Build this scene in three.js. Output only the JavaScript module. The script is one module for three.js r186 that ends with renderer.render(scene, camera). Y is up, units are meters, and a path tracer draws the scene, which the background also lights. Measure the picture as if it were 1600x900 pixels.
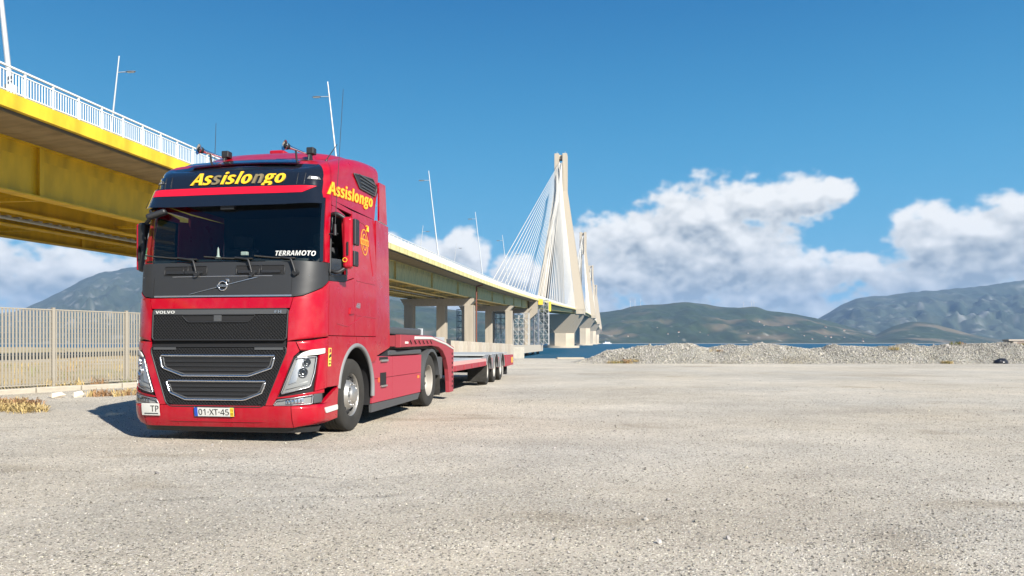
import * as THREE from 'three';
import { mergeGeometries, mergeVertices, toCreasedNormals } from 'three/addons/utils/BufferGeometryUtils.js';
import { RoundedBoxGeometry } from 'three/addons/geometries/RoundedBoxGeometry.js';
import { ImprovedNoise } from 'three/addons/math/ImprovedNoise.js';
import { FontLoader } from 'three/addons/loaders/FontLoader.js';
import { TextGeometry } from 'three/addons/geometries/TextGeometry.js';

// ---------- camera, exposure, sky, sun ----------
const scene = new THREE.Scene();
const renderer = new THREE.WebGLRenderer({ antialias: true });
renderer.toneMapping = THREE.LinearToneMapping;
renderer.toneMappingExposure = 2.1;
renderer.shadowMap.enabled = true;
const EYE = 1.225, F = 1160, HORIZON = 535;               // eye height in metres; focal length and horizon row of a 1600 x 900 picture
const camera = new THREE.PerspectiveCamera(2 * Math.atan(450 / F) * 180 / Math.PI, 16 / 9, 0.1, 30000);
camera.position.set(0, EYE, 0);
camera.setViewOffset(1600, 900, 0, 450 - HORIZON, 1600, 900);   // lens shift: the picture is cropped so that the horizon lies low
scene.add(camera);

const noiseGen = new ImprovedNoise();
const n3 = (x, y, z) => noiseGen.noise(x, y, z);
const fbm = (x, y, z, o) => { let a = 0.5, f = 1, s = 0; for (let i = 0; i < o; i++) { s += a * n3(x * f + 13.7 * i, y * f + 7.3 * i, z * f); f *= 2.03; a *= 0.5; } return s; };
let seedState = 12345;
const rnd = () => { seedState |= 0; seedState = seedState + 0x6D2B79F5 | 0; let t = Math.imul(seedState ^ seedState >>> 15, 1 | seedState); t = t + Math.imul(t ^ t >>> 7, 61 | t) ^ t; return ((t ^ t >>> 14) >>> 0) / 4294967296; };
const reseed = (n) => { seedState = n; };
const lerp = (a, b, t) => a + (b - a) * t, clamp = (x, a = 0, b = 1) => Math.min(b, Math.max(a, x)), sstep = (a, b, x) => { const t = clamp((x - a) / (b - a)); return t * t * (3 - 2 * t); };

const SUN = new THREE.Vector3(0.689, 0.7405, 0.725).normalize();
const sun = new THREE.DirectionalLight(new THREE.Color(1.0, 0.95, 0.86), 5);
sun.position.copy(SUN).multiplyScalar(150); sun.target.position.set(0, 0, -20);
sun.castShadow = true; sun.shadow.radius = 1; sun.shadow.mapSize.set(4096, 4096);
Object.assign(sun.shadow.camera, { left: -120, right: 120, top: 120, bottom: -120, near: 1, far: 500 });
scene.add(sun, sun.target);

{ // the sky: clear blue overhead, paler low down, a belt of cumulus round the horizon
  const W = 4096, H = 2048, data = new Float32Array(W * H * 4);
  const deg = Math.PI / 180, LEVEL = 0.585;
  // cumulus heaps: azimuth from the view axis, elevation, half width, half height (degrees)
  const heaps = [
    [7.6, 6.6, 4.2, 3.6], [11.8, 8.2, 4.2, 3.6], [15.6, 9.6, 3.4, 2.9], [18.2, 10.0, 2.6, 2.0], [21.2, 10.3, 3.0, 1.7], [23.4, 10.6, 1.5, 1.1],
    [13.2, 5.4, 6.0, 3.4], [18.4, 6.6, 3.6, 3.2], [20.6, 4.4, 4.0, 2.4], [24.6, 5.4, 2.2, 1.2],
    [29.3, 7.1, 2.8, 2.3], [33.4, 7.3, 3.6, 2.3], [37.0, 7.6, 3.8, 2.4], [33.0, 5.4, 6.0, 2.8], [29.0, 4.4, 5.0, 2.2], [37.5, 6.6, 4.5, 3.0], [41.0, 8.2, 4.4, 2.8], [46.0, 8.2, 5.0, 3.2],
    [-3.6, 6.7, 1.9, 2.0], [-6.8, 5.6, 2.6, 2.4], [-9.6, 6.8, 1.4, 1.7], [0.4, 5.2, 2.2, 1.7], [4.6, 6.4, 1.2, 2.0],
    [-30, 3.6, 7.0, 3.0], [-38, 4.6, 7.0, 3.8], [-21, 3.4, 6.0, 2.6], [-47, 6.4, 5.0, 4.0],
  ];
  reseed(77);
  for (let a = 58; a < 308; a += 6.5) { const w = 3 + 4 * rnd(); heaps.push([a + 3 * rnd(), 4 + 4.5 * rnd(), w, 1.6 + 2.4 * rnd()]); }
  const bins = Array.from({ length: 360 }, () => []);
  for (const h of heaps) { const reach = Math.ceil(h[2] * 1.6 + 2); for (let k = -reach; k <= reach; k++) bins[(((Math.round(h[0]) + k) % 360) + 360) % 360].push(h); }
  const field = (az, el, full) => {
    let d = -1.2;
    for (const [a, e, ra, re] of bins[(((Math.round(az)) % 360) + 360) % 360]) {
      let da = az - a; da -= 360 * Math.round(da / 360);
      const lo = el < e ? 1.25 : 1;
      const v = 1 - (da / ra) ** 2 - ((el - e) / (re * lo)) ** 2;
      if (v > -1.5) d = Math.max(d, v) + 0.12 * Math.max(0, Math.min(d, v) + 0.2);
    }
    const band = 0.75 * (1 - ((el - 2.4) / 3.3) ** 2);         // the flat grey-white layer close to the horizon
    d = Math.max(d, band - 0.15);
    const wx = az * 0.34, wy = el * 0.5;
    const big = fbm(wx, wy, 3.1, 3), fine = full ? fbm(wx * 4.2, wy * 4.2, 9.7, 4) : 0;
    return d + 1.35 * big + 0.62 * fine;
  };
  const zen = [0.004, 0.088, 0.300], mid = [0.046, 0.325, 0.600], low = [0.190, 0.440, 0.610];
  for (let j = 0; j < H; j++) {
    const el = (j + 0.5) / H * 180 - 90, e = Math.max(0, el);
    const t1 = 1 - Math.exp(-e / 9), t2 = sstep(4, 34, e);
    const clear = [0, 1, 2].map((c) => lerp(lerp(low[c], mid[c], t1), zen[c], t2 * 0.9));
    for (let i = 0; i < W; i++) {
      const u = ((i + 0.5) / W - 0.5) * 2 * Math.PI;           // atan2(z, x)
      const az = Math.atan2(Math.cos(u), -Math.sin(u)) / deg;  // from -z, growing towards +x
      let col = clear;
      if (el > -1 && el < 17) {
        const d = field(az, el, true);
        const a = sstep(-0.10, 0.60, d) * sstep(17, 14, el);
        if (a > 0) {
          const up = field(az + 0.5, el + 1.1, false), here = field(az, el, false);
          const slope = clamp((here - up) * 0.85 + 0.36);       // tops turned to the sun against flanks and bases
          const thick = sstep(0.15, 1.5, d);
          const billow = fbm(az * 1.1, el * 1.5, 21.3, 4);
          const lowgrey = sstep(7.5, 2.5, el);
          const b = clamp(lerp(0.90, lerp(0.22, 1.0, slope), 0.20 + 0.80 * thick) + 0.22 * billow - 0.22 * lowgrey, 0.30, 0.96);
          const shade = [0.265, 0.315, 0.365], white = [0.82, 0.82, 0.81];
          const k = clamp((b - 0.3) / 0.62);
          const soft = a * (0.97 - 0.12 * sstep(4.0, 1.0, el));
          col = [0, 1, 2].map((c) => lerp(clear[c], lerp(shade[c], white[c], k), soft));
        }
      }
      const o = (j * W + i) * 4;
      data[o] = col[0] * LEVEL; data[o + 1] = col[1] * LEVEL; data[o + 2] = col[2] * LEVEL; data[o + 3] = 1;
    }
  }
  const tex = new THREE.DataTexture(data, W, H, THREE.RGBAFormat, THREE.FloatType);
  tex.mapping = THREE.EquirectangularReflectionMapping; tex.magFilter = THREE.LinearFilter; tex.minFilter = THREE.LinearFilter; tex.colorSpace = THREE.LinearSRGBColorSpace; tex.needsUpdate = true;
  scene.background = tex; scene.environment = tex;
}

// ---------- helpers ----------
const used = new Map();
const numbered = (name) => { const k = used.get(name) ?? 0; used.set(name, k + 1); return k ? name + '_' + String(k).padStart(3, '0') : name; };
const std = (r, g, b, rough = 0.7, extra = {}) => new THREE.MeshStandardMaterial({ color: new THREE.Color().setRGB(r, g, b), roughness: rough, ...extra });
const phy = (r, g, b, rough, extra = {}) => new THREE.MeshPhysicalMaterial({ color: new THREE.Color().setRGB(r, g, b), roughness: rough, ...extra });
const V = (x, y, z) => new THREE.Vector3(x, y, z);
function part(name, geo, mat, parent, label) {
  const m = new THREE.Mesh(Array.isArray(geo) ? merge(geo) : geo, mat); m.name = name; m.castShadow = m.receiveShadow = true;
  if (label) m.userData.label = label;
  parent.add(m); return m;
}
function thing(name, label, category, group, pos = [0, 0, 0], turn = 0) {
  const o = new THREE.Group(); o.name = numbered(name); o.position.set(...pos); o.rotation.y = turn;
  o.userData = { label, category }; if (group) o.userData.group = group; scene.add(o); return o;
}
function single(name, geo, mat, label, category, group) {
  const m = part(numbered(name), geo, mat, scene); m.userData = { label, category }; if (group) m.userData.group = group; return m;
}
function struct(name, geo, mat, kind = 'structure', label) { const m = part(numbered(name), geo, mat, scene); m.userData.kind = kind; if (label) m.userData.label = label; return m; }
function copy(o, label, pos, turn) { const c = o.clone(); c.name = numbered(o.name.replace(/_\d{3}$/, '')); c.userData = { ...o.userData, label }; if (pos) c.position.set(...pos); if (turn !== undefined) c.rotation.y = turn; scene.add(c); return c; }
function merge(list) {
  const g = list.map((x) => { let y = x.index ? x.toNonIndexed() : x; for (const k of Object.keys(y.attributes)) if (!['position', 'normal', 'uv'].includes(k)) y.deleteAttribute(k);
    if (!y.attributes.uv) y.setAttribute('uv', new THREE.BufferAttribute(new Float32Array(y.attributes.position.count * 2), 2)); if (!y.attributes.normal) y.computeVertexNormals(); return y; });
  return g.length === 1 ? g[0] : mergeGeometries(g, false);
}
const box = (w, h, d, x = 0, y = 0, z = 0, rx = 0, ry = 0, rz = 0) => { const g = new THREE.BoxGeometry(w, h, d); g.applyMatrix4(new THREE.Matrix4().makeRotationFromEuler(new THREE.Euler(rx, ry, rz))); g.translate(x, y, z); return g; };
const rbox = (w, h, d, r, x = 0, y = 0, z = 0, rx = 0, ry = 0, rz = 0) => { const g = new RoundedBoxGeometry(w, h, d, 2, r); g.applyMatrix4(new THREE.Matrix4().makeRotationFromEuler(new THREE.Euler(rx, ry, rz))); g.translate(x, y, z); return g; };
const box6 = (x0, x1, y0, y1, z0, z1) => box(x1 - x0, y1 - y0, z1 - z0, (x0 + x1) / 2, (y0 + y1) / 2, (z0 + z1) / 2);
function bar(a, b, r0, r1 = r0, n = 8) {
  const d = b.clone().sub(a), L = d.length(), g = new THREE.CylinderGeometry(r1, r0, L, n, 1);
  g.applyQuaternion(new THREE.Quaternion().setFromUnitVectors(V(0, 1, 0), d.normalize())); g.translate((a.x + b.x) / 2, (a.y + b.y) / 2, (a.z + b.z) / 2); return g;
}
const tube = (pts, r, n = 24, k = 8) => new THREE.TubeGeometry(new THREE.CatmullRomCurve3(pts.map((p) => V(...p))), n, r, k, false);
function grid(nu, nv, f) {                                  // surface from a function of two indices
  const p = [], uv = [], ix = [];
  for (let i = 0; i <= nu; i++) for (let j = 0; j <= nv; j++) { const q = f(i, j); p.push(q.x, q.y, q.z); uv.push(q.u ?? i / nu, q.v ?? j / nv); }
  for (let i = 0; i < nu; i++) for (let j = 0; j < nv; j++) { const a = i * (nv + 1) + j, b = a + nv + 1; ix.push(a, b, a + 1, b, b + 1, a + 1); }
  const g = new THREE.BufferGeometry(); g.setAttribute('position', new THREE.Float32BufferAttribute(p, 3)); g.setAttribute('uv', new THREE.Float32BufferAttribute(uv, 2)); g.setIndex(ix); g.computeVertexNormals(); return g;
}
const table = (rows) => (x) => { if (x <= rows[0][0]) return rows[0][1]; for (let i = 1; i < rows.length; i++) if (x <= rows[i][0]) return lerp(rows[i - 1][1], rows[i][1], (x - rows[i - 1][0]) / (rows[i][0] - rows[i - 1][0])); return rows[rows.length - 1][1]; };
function smoothTable(rows) {                                // monotone cubic through the rows
  const n = rows.length, d = [], m = [];
  for (let i = 0; i < n - 1; i++) d.push((rows[i + 1][1] - rows[i][1]) / (rows[i + 1][0] - rows[i][0]));
  for (let i = 0; i < n; i++) m.push(i === 0 ? d[0] : i === n - 1 ? d[n - 2] : d[i - 1] * d[i] <= 0 ? 0 : 2 * d[i - 1] * d[i] / (d[i - 1] + d[i]));
  return (x) => { if (x <= rows[0][0]) return rows[0][1] + (x - rows[0][0]) * m[0]; if (x >= rows[n - 1][0]) return rows[n - 1][1] + (x - rows[n - 1][0]) * m[n - 1];
    let i = 0; while (x > rows[i + 1][0]) i++; const h = rows[i + 1][0] - rows[i][0], t = (x - rows[i][0]) / h;
    return (2 * t ** 3 - 3 * t * t + 1) * rows[i][1] + (t ** 3 - 2 * t * t + t) * h * m[i] + (3 * t * t - 2 * t ** 3) * rows[i + 1][1] + (t ** 3 - t * t) * h * m[i + 1]; };
}
function tiled(size, fn, srgb = false) {                    // DataTexture from fn(x, y) -> [r, g, b] in 0..1
  const d = new Uint8Array(size * size * 4);
  for (let j = 0; j < size; j++) for (let i = 0; i < size; i++) { const c = fn(i / size, j / size), o = (j * size + i) * 4; d[o] = clamp(c[0]) * 255; d[o + 1] = clamp(c[1] ?? c[0]) * 255; d[o + 2] = clamp(c[2] ?? c[0]) * 255; d[o + 3] = 255; }
  const t = new THREE.DataTexture(d, size, size); t.wrapS = t.wrapT = THREE.RepeatWrapping; t.magFilter = t.minFilter = THREE.LinearFilter; if (srgb) t.colorSpace = THREE.SRGBColorSpace; t.needsUpdate = true; return t;
}
const loopNoise = (x, y, f, o, seed) => {                   // noise that tiles over 0..1
  let a = 0.5, s = 0; for (let k = 0; k < o; k++) { const fr = f * 2 ** k; const A = n3(x * fr, y * fr, seed + k), B = n3((x - 1) * fr, y * fr, seed + k), C = n3(x * fr, (y - 1) * fr, seed + k), D = n3((x - 1) * fr, (y - 1) * fr, seed + k); s += a * lerp(lerp(A, B, x), lerp(C, D, x), y) * 1.4; a *= 0.5; } return s; };
const font = await new FontLoader().loadAsync('fonts/droid/droid_sans_bold.typeface.json');
const fontThin = await new FontLoader().loadAsync('fonts/droid/droid_sans_regular.typeface.json');
function lettering(str, size, depth, { width, slant = 0, fnt = font, grow = 0 } = {}) {
  const g = new TextGeometry(str, { font: fnt, size, depth, curveSegments: 5, bevelEnabled: grow > 0, bevelThickness: 0.0005, bevelSize: grow, bevelSegments: 1 });
  g.computeBoundingBox(); const b = g.boundingBox; const sx = width ? (width + 2 * grow) / (b.max.x - b.min.x) : 1;
  const p = g.attributes.position; for (let i = 0; i < p.count; i++) p.setXYZ(i, (p.getX(i) - (b.min.x + b.max.x) / 2) * sx + slant * p.getY(i), p.getY(i), p.getZ(i));
  g.computeVertexNormals(); return g;
}
const warp = (g, f) => { const p = g.attributes.position; for (let i = 0; i < p.count; i++) { const q = f(p.getX(i), p.getY(i), p.getZ(i)); p.setXYZ(i, q.x, q.y, q.z); } g.computeVertexNormals(); return g; };
// ---------- the setting: lot, field, sea, hills ----------
const at = (x, y, depth) => V((x - 800) / F * depth, EYE + (HORIZON - y) / F * depth, -depth);   // a point seen at (x, y) in the photograph, at a known distance
const SEA = -3.5;

const stoneTex = (() => {                                    // packed grit: pale limestone chips in dusty binder
  const N = 2048, col = new Uint8Array(N * N * 4), hgt = new Float32Array(N * N); reseed(5);
  const base = new Float32Array(N * N);
  for (let j = 0; j < N; j++) for (let i = 0; i < N; i++) { base[j * N + i] = 0; }
  const C = 256, coarse = new Float32Array(C * C); for (let j = 0; j < C; j++) for (let i = 0; i < C; i++) coarse[j * C + i] = loopNoise(i / C, j / C, 5, 4, 2.2);
  const tone = (i, j) => coarse[((j >> 3) & 255) * C + ((i >> 3) & 255)];
  const rgb = new Float32Array(N * N * 3);
  for (let j = 0; j < N; j++) for (let i = 0; i < N; i++) { const k = j * N + i, g = 0.45 + 0.16 * tone(i, j) + 0.10 * (rnd() - 0.5); rgb[k * 3] = g * 1.03; rgb[k * 3 + 1] = g * 0.97; rgb[k * 3 + 2] = g * 0.86; hgt[k] = 0.3 + 0.1 * rnd(); }
  for (let n = 0; n < 62000; n++) {
    const cx = rnd() * N, cy = rnd() * N, r = 1.8 + 5.2 * rnd() ** 2.0, sq = 0.6 + 0.4 * rnd(), th = rnd() * 3.14, ct = Math.cos(th), st = Math.sin(th);
    const q = rnd(), g = q < 0.20 ? 0.12 + 0.16 * rnd() : q < 0.4 ? 0.40 + 0.18 * rnd() : 0.56 + 0.28 * rnd(), warm = 0.9 + 0.13 * rnd(), h = 0.45 + 0.5 * rnd();
    const R = Math.ceil(r + 1);
    for (let dy = -R; dy <= R; dy++) for (let dx = -R; dx <= R; dx++) {
      const a = (dx * ct + dy * st) / r, b = (-dx * st + dy * ct) / (r * sq), d = a * a + b * b; if (d > 1.5) continue;
      const k = (((cy + dy) & (N - 1)) * N + ((cx + dx) & (N - 1)));
      if (d > 1) { if (rnd() < 0.6) { hgt[k] = Math.min(hgt[k], 0.2); } continue; }
      rgb[k * 3] = g * 1.0; rgb[k * 3 + 1] = g * (0.955 + 0.03 * warm); rgb[k * 3 + 2] = g * warm * 0.92; hgt[k] = h * (1 - 0.5 * d);
    }
  }
  for (let k = 0; k < N * N; k++) { for (let c = 0; c < 3; c++) col[k * 4 + c] = clamp(rgb[k * 3 + c]) * 255; col[k * 4 + 3] = 255; }
  const mk = (arr) => { const t = new THREE.DataTexture(arr, N, N); t.wrapS = t.wrapT = THREE.RepeatWrapping; t.magFilter = t.minFilter = THREE.LinearFilter; t.needsUpdate = true; return t; };
  const map = mk(col);                                       // linear values
  const hb = new Uint8Array(N * N * 4); for (let k = 0; k < N * N; k++) { hb[k * 4] = hb[k * 4 + 1] = hb[k * 4 + 2] = clamp(hgt[k]) * 255; hb[k * 4 + 3] = 255; }
  return { map, bump: mk(hb) };
})();
const TILE = 3.1;
const lotMat = new THREE.MeshStandardMaterial({ color: new THREE.Color().setRGB(0.91, 0.925, 0.935), roughness: 0.95, map: stoneTex.map, bumpMap: stoneTex.bump, bumpScale: 0.012, vertexColors: true });

// gentle unevenness of the lot
const lotY = (x, d) => 0.012 * n3(x * 0.35, d * 0.3, 1.5) + 0.006 * n3(x * 1.3, d * 1.1, 4.5);
const cracks = [                                             // (x, depth) courses of seams in the old surfacing
  [[-6.2, 5.55], [-4.4, 5.45], [-3.3, 5.55], [-2.7, 5.75], [-2.0, 5.85], [-1.35, 5.9], [-0.9, 6.05]],
  [[-7.4, 6.4], [-5.6, 6.9], [-4.2, 7.15], [-2.6, 7.0], [-1.7, 6.7]],
  [[-1.6, 6.5], [-1.35, 6.75], [-0.9, 6.9]],
  [[-8.6, 10.6], [-7.4, 10.8], [-6.9, 10.75]], [[-8.8, 9.6], [-8.1, 9.7]],
];
const segDist = (x, y, l) => { let m = 9; for (let i = 1; i < l.length; i++) { const [ax, ay] = l[i - 1], [bx, by] = l[i], t = clamp(((x - ax) * (bx - ax) + (y - ay) * (by - ay)) / ((bx - ax) ** 2 + (by - ay) ** 2)); m = Math.min(m, Math.hypot(x - ax - t * (bx - ax), y - ay - t * (by - ay))); } return m; };
{
  const axis = (a, b, fine0, fine1, fine, rate) => { const out = []; let x = fine0; while (x < fine1) { out.push(x); x += fine; } out.push(fine1); let s = fine; x = fine1; while (x < b) { s *= rate; x += s; out.push(Math.min(x, b)); } s = fine; x = fine0; while (x > a) { s *= rate; x -= s; out.unshift(Math.max(x, a)); } return out; };
  const xs = axis(-55, 70, -8.5, 9, 0.045, 1.06), ds = axis(-40, 57, 3.4, 13, 0.045, 1.05);
  const p = [], uv = [], c = [], ix = [];
  for (const x of xs) for (const d of ds) {
    let hgt = lotY(x, d);
    const big = fbm(x * 0.11, d * 0.16, 0.7, 3), mid = fbm(x * 0.5, d * 0.7, 5.5, 3), small = n3(x * 3.1, d * 3.7, 8.8);
    let v = 0.86 + 0.34 * big + 0.22 * mid + 0.05 * small + 0.16 * fbm(x * 0.06 + 3, d * 0.55, 51.5, 3), warm = 0.5 + 1.1 * fbm(x * 0.23 + 40, d * 0.31, 2.2, 3);
    const stain = sstep(0.22, 0.42, fbm(x * 0.55 + 9, d * 0.8 + 3, 12.4, 3));            // earthy patches
    const fines = sstep(0.10, 0.34, fbm(x * 0.21 + 3, d * 0.42 - 7, 31.4, 4));           // bare dusty patches
    v *= 1 - 0.22 * stain; v = lerp(v, 1.02, 0.55 * fines); warm += 0.55 * stain;
    if (d > 4 && d < 12 && x < 0) for (const l of cracks) { const q = segDist(x + 0.10 * n3(x * 2, d * 2, 3) + 0.03 * n3(x * 9, d * 9, 3), d + 0.10 * n3(x * 2.3, d * 2, 7), l); if (q < 0.06) { v *= 1 - 0.34 * (1 - q / 0.06) * sstep(-0.25, 0.25, n3(x * 1.7, d * 1.7, 1)); hgt -= 0.008 * (1 - q / 0.06); } }
    p.push(x, hgt, -d); uv.push(x / TILE + 0.13 * big, d / TILE + 0.1 * mid);
    c.push(v * (1.03 + 0.05 * warm), v * (0.97 - 0.01 * warm), v * (0.915 - 0.09 * warm));
  }
  const nd = ds.length; for (let i = 0; i < xs.length - 1; i++) for (let j = 0; j < nd - 1; j++) { const a = i * nd + j, b = a + nd; ix.push(a, b, a + 1, b, b + 1, a + 1); }
  const g = new THREE.BufferGeometry(); g.setAttribute('position', new THREE.Float32BufferAttribute(p, 3)); g.setAttribute('uv', new THREE.Float32BufferAttribute(uv, 2)); g.setAttribute('color', new THREE.Float32BufferAttribute(c, 3)); g.setIndex(ix); g.computeVertexNormals();
  struct('ground', g, lotMat);
}
const concrete = (() => { const t = tiled(512, (x, y) => { const a = loopNoise(x, y, 4, 5, 1.2), s = loopNoise(x, y * 0.25, 9, 3, 6.2); const v = 0.86 + 0.20 * a + 0.14 * s; return [v, v * 0.99, v * 0.97]; }); return (r, g, b, rep = 1) => { const m = t.clone(); m.repeat.set(rep, rep); m.needsUpdate = true; return new THREE.MeshStandardMaterial({ color: new THREE.Color().setRGB(r * 0.84, g * 0.84, b * 0.84), map: m, bumpMap: m, bumpScale: 0.004, roughness: 0.9 }); }; })();
const concPale = concrete(0.50, 0.45, 0.37), concGrey = concrete(0.36, 0.35, 0.33), concDark = concrete(0.16, 0.165, 0.17);
// scattered loose chips
const chip = (() => { const g = new THREE.IcosahedronGeometry(1, 0); const p = g.attributes.position; const key = {}; reseed(9); for (let i = 0; i < p.count; i++) { const k = [p.getX(i), p.getY(i), p.getZ(i)].map((q) => q.toFixed(2)).join(); const s = key[k] ??= 0.7 + 0.6 * rnd(); p.setXYZ(i, p.getX(i) * s, p.getY(i) * s * 0.75, p.getZ(i) * s); } g.computeVertexNormals(); return g; })();
function scatter(name, count, mat, place, kind, label) {
  const m = new THREE.InstancedMesh(chip, mat, count), o = new THREE.Object3D(), col = new THREE.Color();
  for (let i = 0; i < count; i++) { const q = place(i); o.position.copy(q.p); o.rotation.set(rnd() * 6, rnd() * 6, rnd() * 6); o.scale.setScalar(q.s).multiply(V(0.75 + 0.5 * rnd(), 0.75 + 0.5 * rnd(), 0.75 + 0.5 * rnd())); o.updateMatrix(); m.setMatrixAt(i, o.matrix); const g = q.g; m.setColorAt(i, col.setRGB(g, g * 0.93, g * (0.74 + 0.14 * rnd()))); }
  m.name = numbered(name); m.castShadow = m.receiveShadow = true; m.userData.kind = kind; m.userData.label = label; scene.add(m); return m;
}
const chipMat = std(0.85, 0.85, 0.85, 0.95);
reseed(21);
scatter('loose_gravel', 90000, chipMat, () => { const d = 3.2 + 17 * rnd() ** 1.7, x = (rnd() * 2 - 1) * (2.4 + d * 0.72), s = 0.0026 + 0.0060 * rnd() ** 3.5; return { p: V(x, lotY(x, d) + s * 0.25, -d), s, g: rnd() < 0.6 ? 0.10 + 0.16 * rnd() : 0.28 + 0.22 * rnd() }; }, 'stuff', 'loose pale chips scattered over the gravel lot');

reseed(23);
scatter('loose_stones', 420, chipMat, () => { const d = 3.4 + 22 * rnd() ** 1.3, x = (rnd() * 2 - 1) * (2.4 + d * 0.72), s = 0.009 + 0.014 * rnd() ** 3; return { p: V(x, lotY(x, d) + s * 0.3, -d), s, g: 0.16 + 0.3 * rnd() }; }, 'stuff', 'larger loose stones lying about the gravel lot');
// the edge of the lot towards the water
struct('quay_face', [box6(-40, 70, SEA - 2, -0.03, -57.6, -57.02)], concGrey);
single('concrete_slab', rbox(2.0, 0.12, 0.9, 0.02, 4.35, 0.045, -55.6, 0, 0.05, 0), concPale, 'flat pale concrete slab lying at the water edge of the lot', 'slab');

// field beyond the fence
const fenceX = (d) => -12.5 + 0.5 * (d - 17.5);              // line of the fence
{
  const g = grid(90, 90, (i, j) => { const d = 12 + 150 * (i / 90) ** 1.7, k = j / 90, x = fenceX(Math.min(d, 26)) + 0.15 - 0.35 - 110 * k ** 1.6; return { x, y: 0.03 + 0.22 * Math.max(0, n3(x * 0.3, d * 0.3, 2)) * sstep(0, 0.1, k) + 0.5 * k * n3(x * 0.06, d * 0.07, 6), z: -d }; });
  const c = [], p = g.attributes.position; for (let i = 0; i < p.count; i++) { const q = fbm(p.getX(i) * 0.4, p.getZ(i) * 0.4, 3, 4), r = fbm(p.getX(i) * 0.12, p.getZ(i) * 0.12, 8, 3); const gr = sstep(0.0, 0.35, r); c.push(lerp(0.34, 0.19, gr) + 0.2 * q, lerp(0.27, 0.18, gr) + 0.17 * q, lerp(0.15, 0.08, gr) + 0.1 * q); }
  g.setAttribute('color', new THREE.Float32BufferAttribute(c, 3));
  const m = struct('field', g, new THREE.MeshStandardMaterial({ color: 0xffffff, roughness: 1, vertexColors: true }));
}
// sea
{
  const wave = tiled(512, (x, y) => [0.5 + 0.5 * loopNoise(x, y, 6, 5, 3.7)]);
  const t = wave.clone(); t.repeat.set(1, 1); t.needsUpdate = true;
  const col = tiled(256, (x, y) => { const a = loopNoise(x, y, 3, 4, 8.1), v = 1 + 0.55 * a; return [0.55 * v, 0.62 * v, 0.68 * v]; });
  const g = grid(60, 60, (i, j) => { const q = (k) => { const s = (k - 30) / 30; return Math.sign(s) * 9000 * Math.abs(s) ** 3; }; const x = q(i) + 60, z = q(j) - 150; return { x, y: SEA, z, u: x / 26, v: z / 15 }; });
  struct('sea', g, phy(0.020, 0.115, 0.19, 0.5, { map: col, bumpMap: t, bumpScale: 0.9, ior: 1.33, specularIntensity: 0.45 }));
}
// hills: a ridge line seen in the photograph, carried at its real distance, with slopes falling to the water in front and away behind
const slopes = [];
function hill(name, ridge, depth, foot, back, tint, rough, seed, cell) {
  const pts = ridge.map(([x, y]) => [(x - 800) / F * depth, EYE + (HORIZON - y) / F * depth]), top = smoothTable(pts);
  const x0 = pts[0][0], x1 = pts[pts.length - 1][0], nx = Math.round((x1 - x0) / cell), nf = 46, nb = 10, c = [];
  const g = grid(nx, nf + nb, (i, j) => {
    const x = lerp(x0, x1, i / nx), H = top(x) - SEA, t = j <= nf ? j / nf : 1 - (j - nf) / nb;
    const d = j <= nf ? lerp(foot, depth, j / nf) : lerp(depth, depth + back, (j - nf) / nb);
    const xx = x * (d / depth);
    const ridged = 1 - Math.abs(fbm(xx * 0.0022 + seed, d * 0.0016, seed, 4)) * 2.4;
    const prof = t ** 1.25, sub = (0.34 * (ridged - 0.55) + 0.30 * fbm(xx * 0.011, d * 0.008, seed + 5, 5)) * Math.min(1, 3.2 * t * (1 - t)) * rough;
    const tip = j === nf ? 1 : 1;
    const jag = rough * H * 0.030 * fbm(xx * 0.012, seed, 2.2, 4) * sstep(0.75, 1, t);
    return { x: xx, y: SEA - 1 + Math.max(0.2, H * (prof + sub * (1 - 0.35 * prof)) * tip + jag), z: -d };
  });
  const p = g.attributes.position, nr = g.attributes.normal;
  for (let i = 0; i < p.count; i++) c.push(...tint(p.getX(i), p.getY(i), -p.getZ(i), Math.abs(nr.getY(i))));
  g.setAttribute('color', new THREE.Float32BufferAttribute(c, 3));
  slopes.push(g);
  struct(name, g, new THREE.MeshStandardMaterial({ color: 0xffffff, roughness: 1, vertexColors: true, side: THREE.DoubleSide }));
}
const mixc = (a, b, t) => a.map((q, i) => lerp(q, b[i], t));
const forest = (x, y, d) => {
  const a = fbm(x * 0.006, d * 0.006, 1.3, 4), b = fbm(x * 0.03, d * 0.03, 6.1, 3), s = fbm(x * 0.0035 + 5, d * 0.005, 9.9, 3);
  let c = mixc([0.005, 0.017, 0.008], [0.025, 0.043, 0.017], clamp(0.5 + 1.1 * a + 0.8 * b));
  const low = sstep(260, 30, y); c = mixc(c, [0.18, 0.13, 0.08], low * sstep(0.05, 0.3, s) * 0.6); return mixc(c, [0.33, 0.31, 0.27], sstep(0.30, 0.42, b) * 0.6 * low);
};
const rocky = (x, y, d, up) => {
  const a = fbm(x * 0.0035, d * 0.0035, 2.3, 4), b = fbm(x * 0.014, d * 0.012, 7.1, 4);
  let c = mixc([0.017, 0.032, 0.024], [0.050, 0.063, 0.042], clamp(0.5 + 1.2 * a + 0.7 * b)); return mixc(c, [0.28, 0.27, 0.26], sstep(0.18, 0.40, b + 0.35 * a) * 0.55);
};
hill('hills', [[560, 452], [620, 470], [690, 482], [760, 488], [840, 492], [900, 492], [935, 488], [968, 484], [990, 478], [1020, 476], [1045, 474], [1072, 472], [1100, 475], [1128, 479], [1150, 480], [1178, 479], [1200, 485], [1225, 488], [1255, 493], [1290, 500], [1330, 511], [1370, 522], [1410, 532], [1440, 536]], 3900, 2900, 1500, forest, 1, 3.3, 14);
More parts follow.
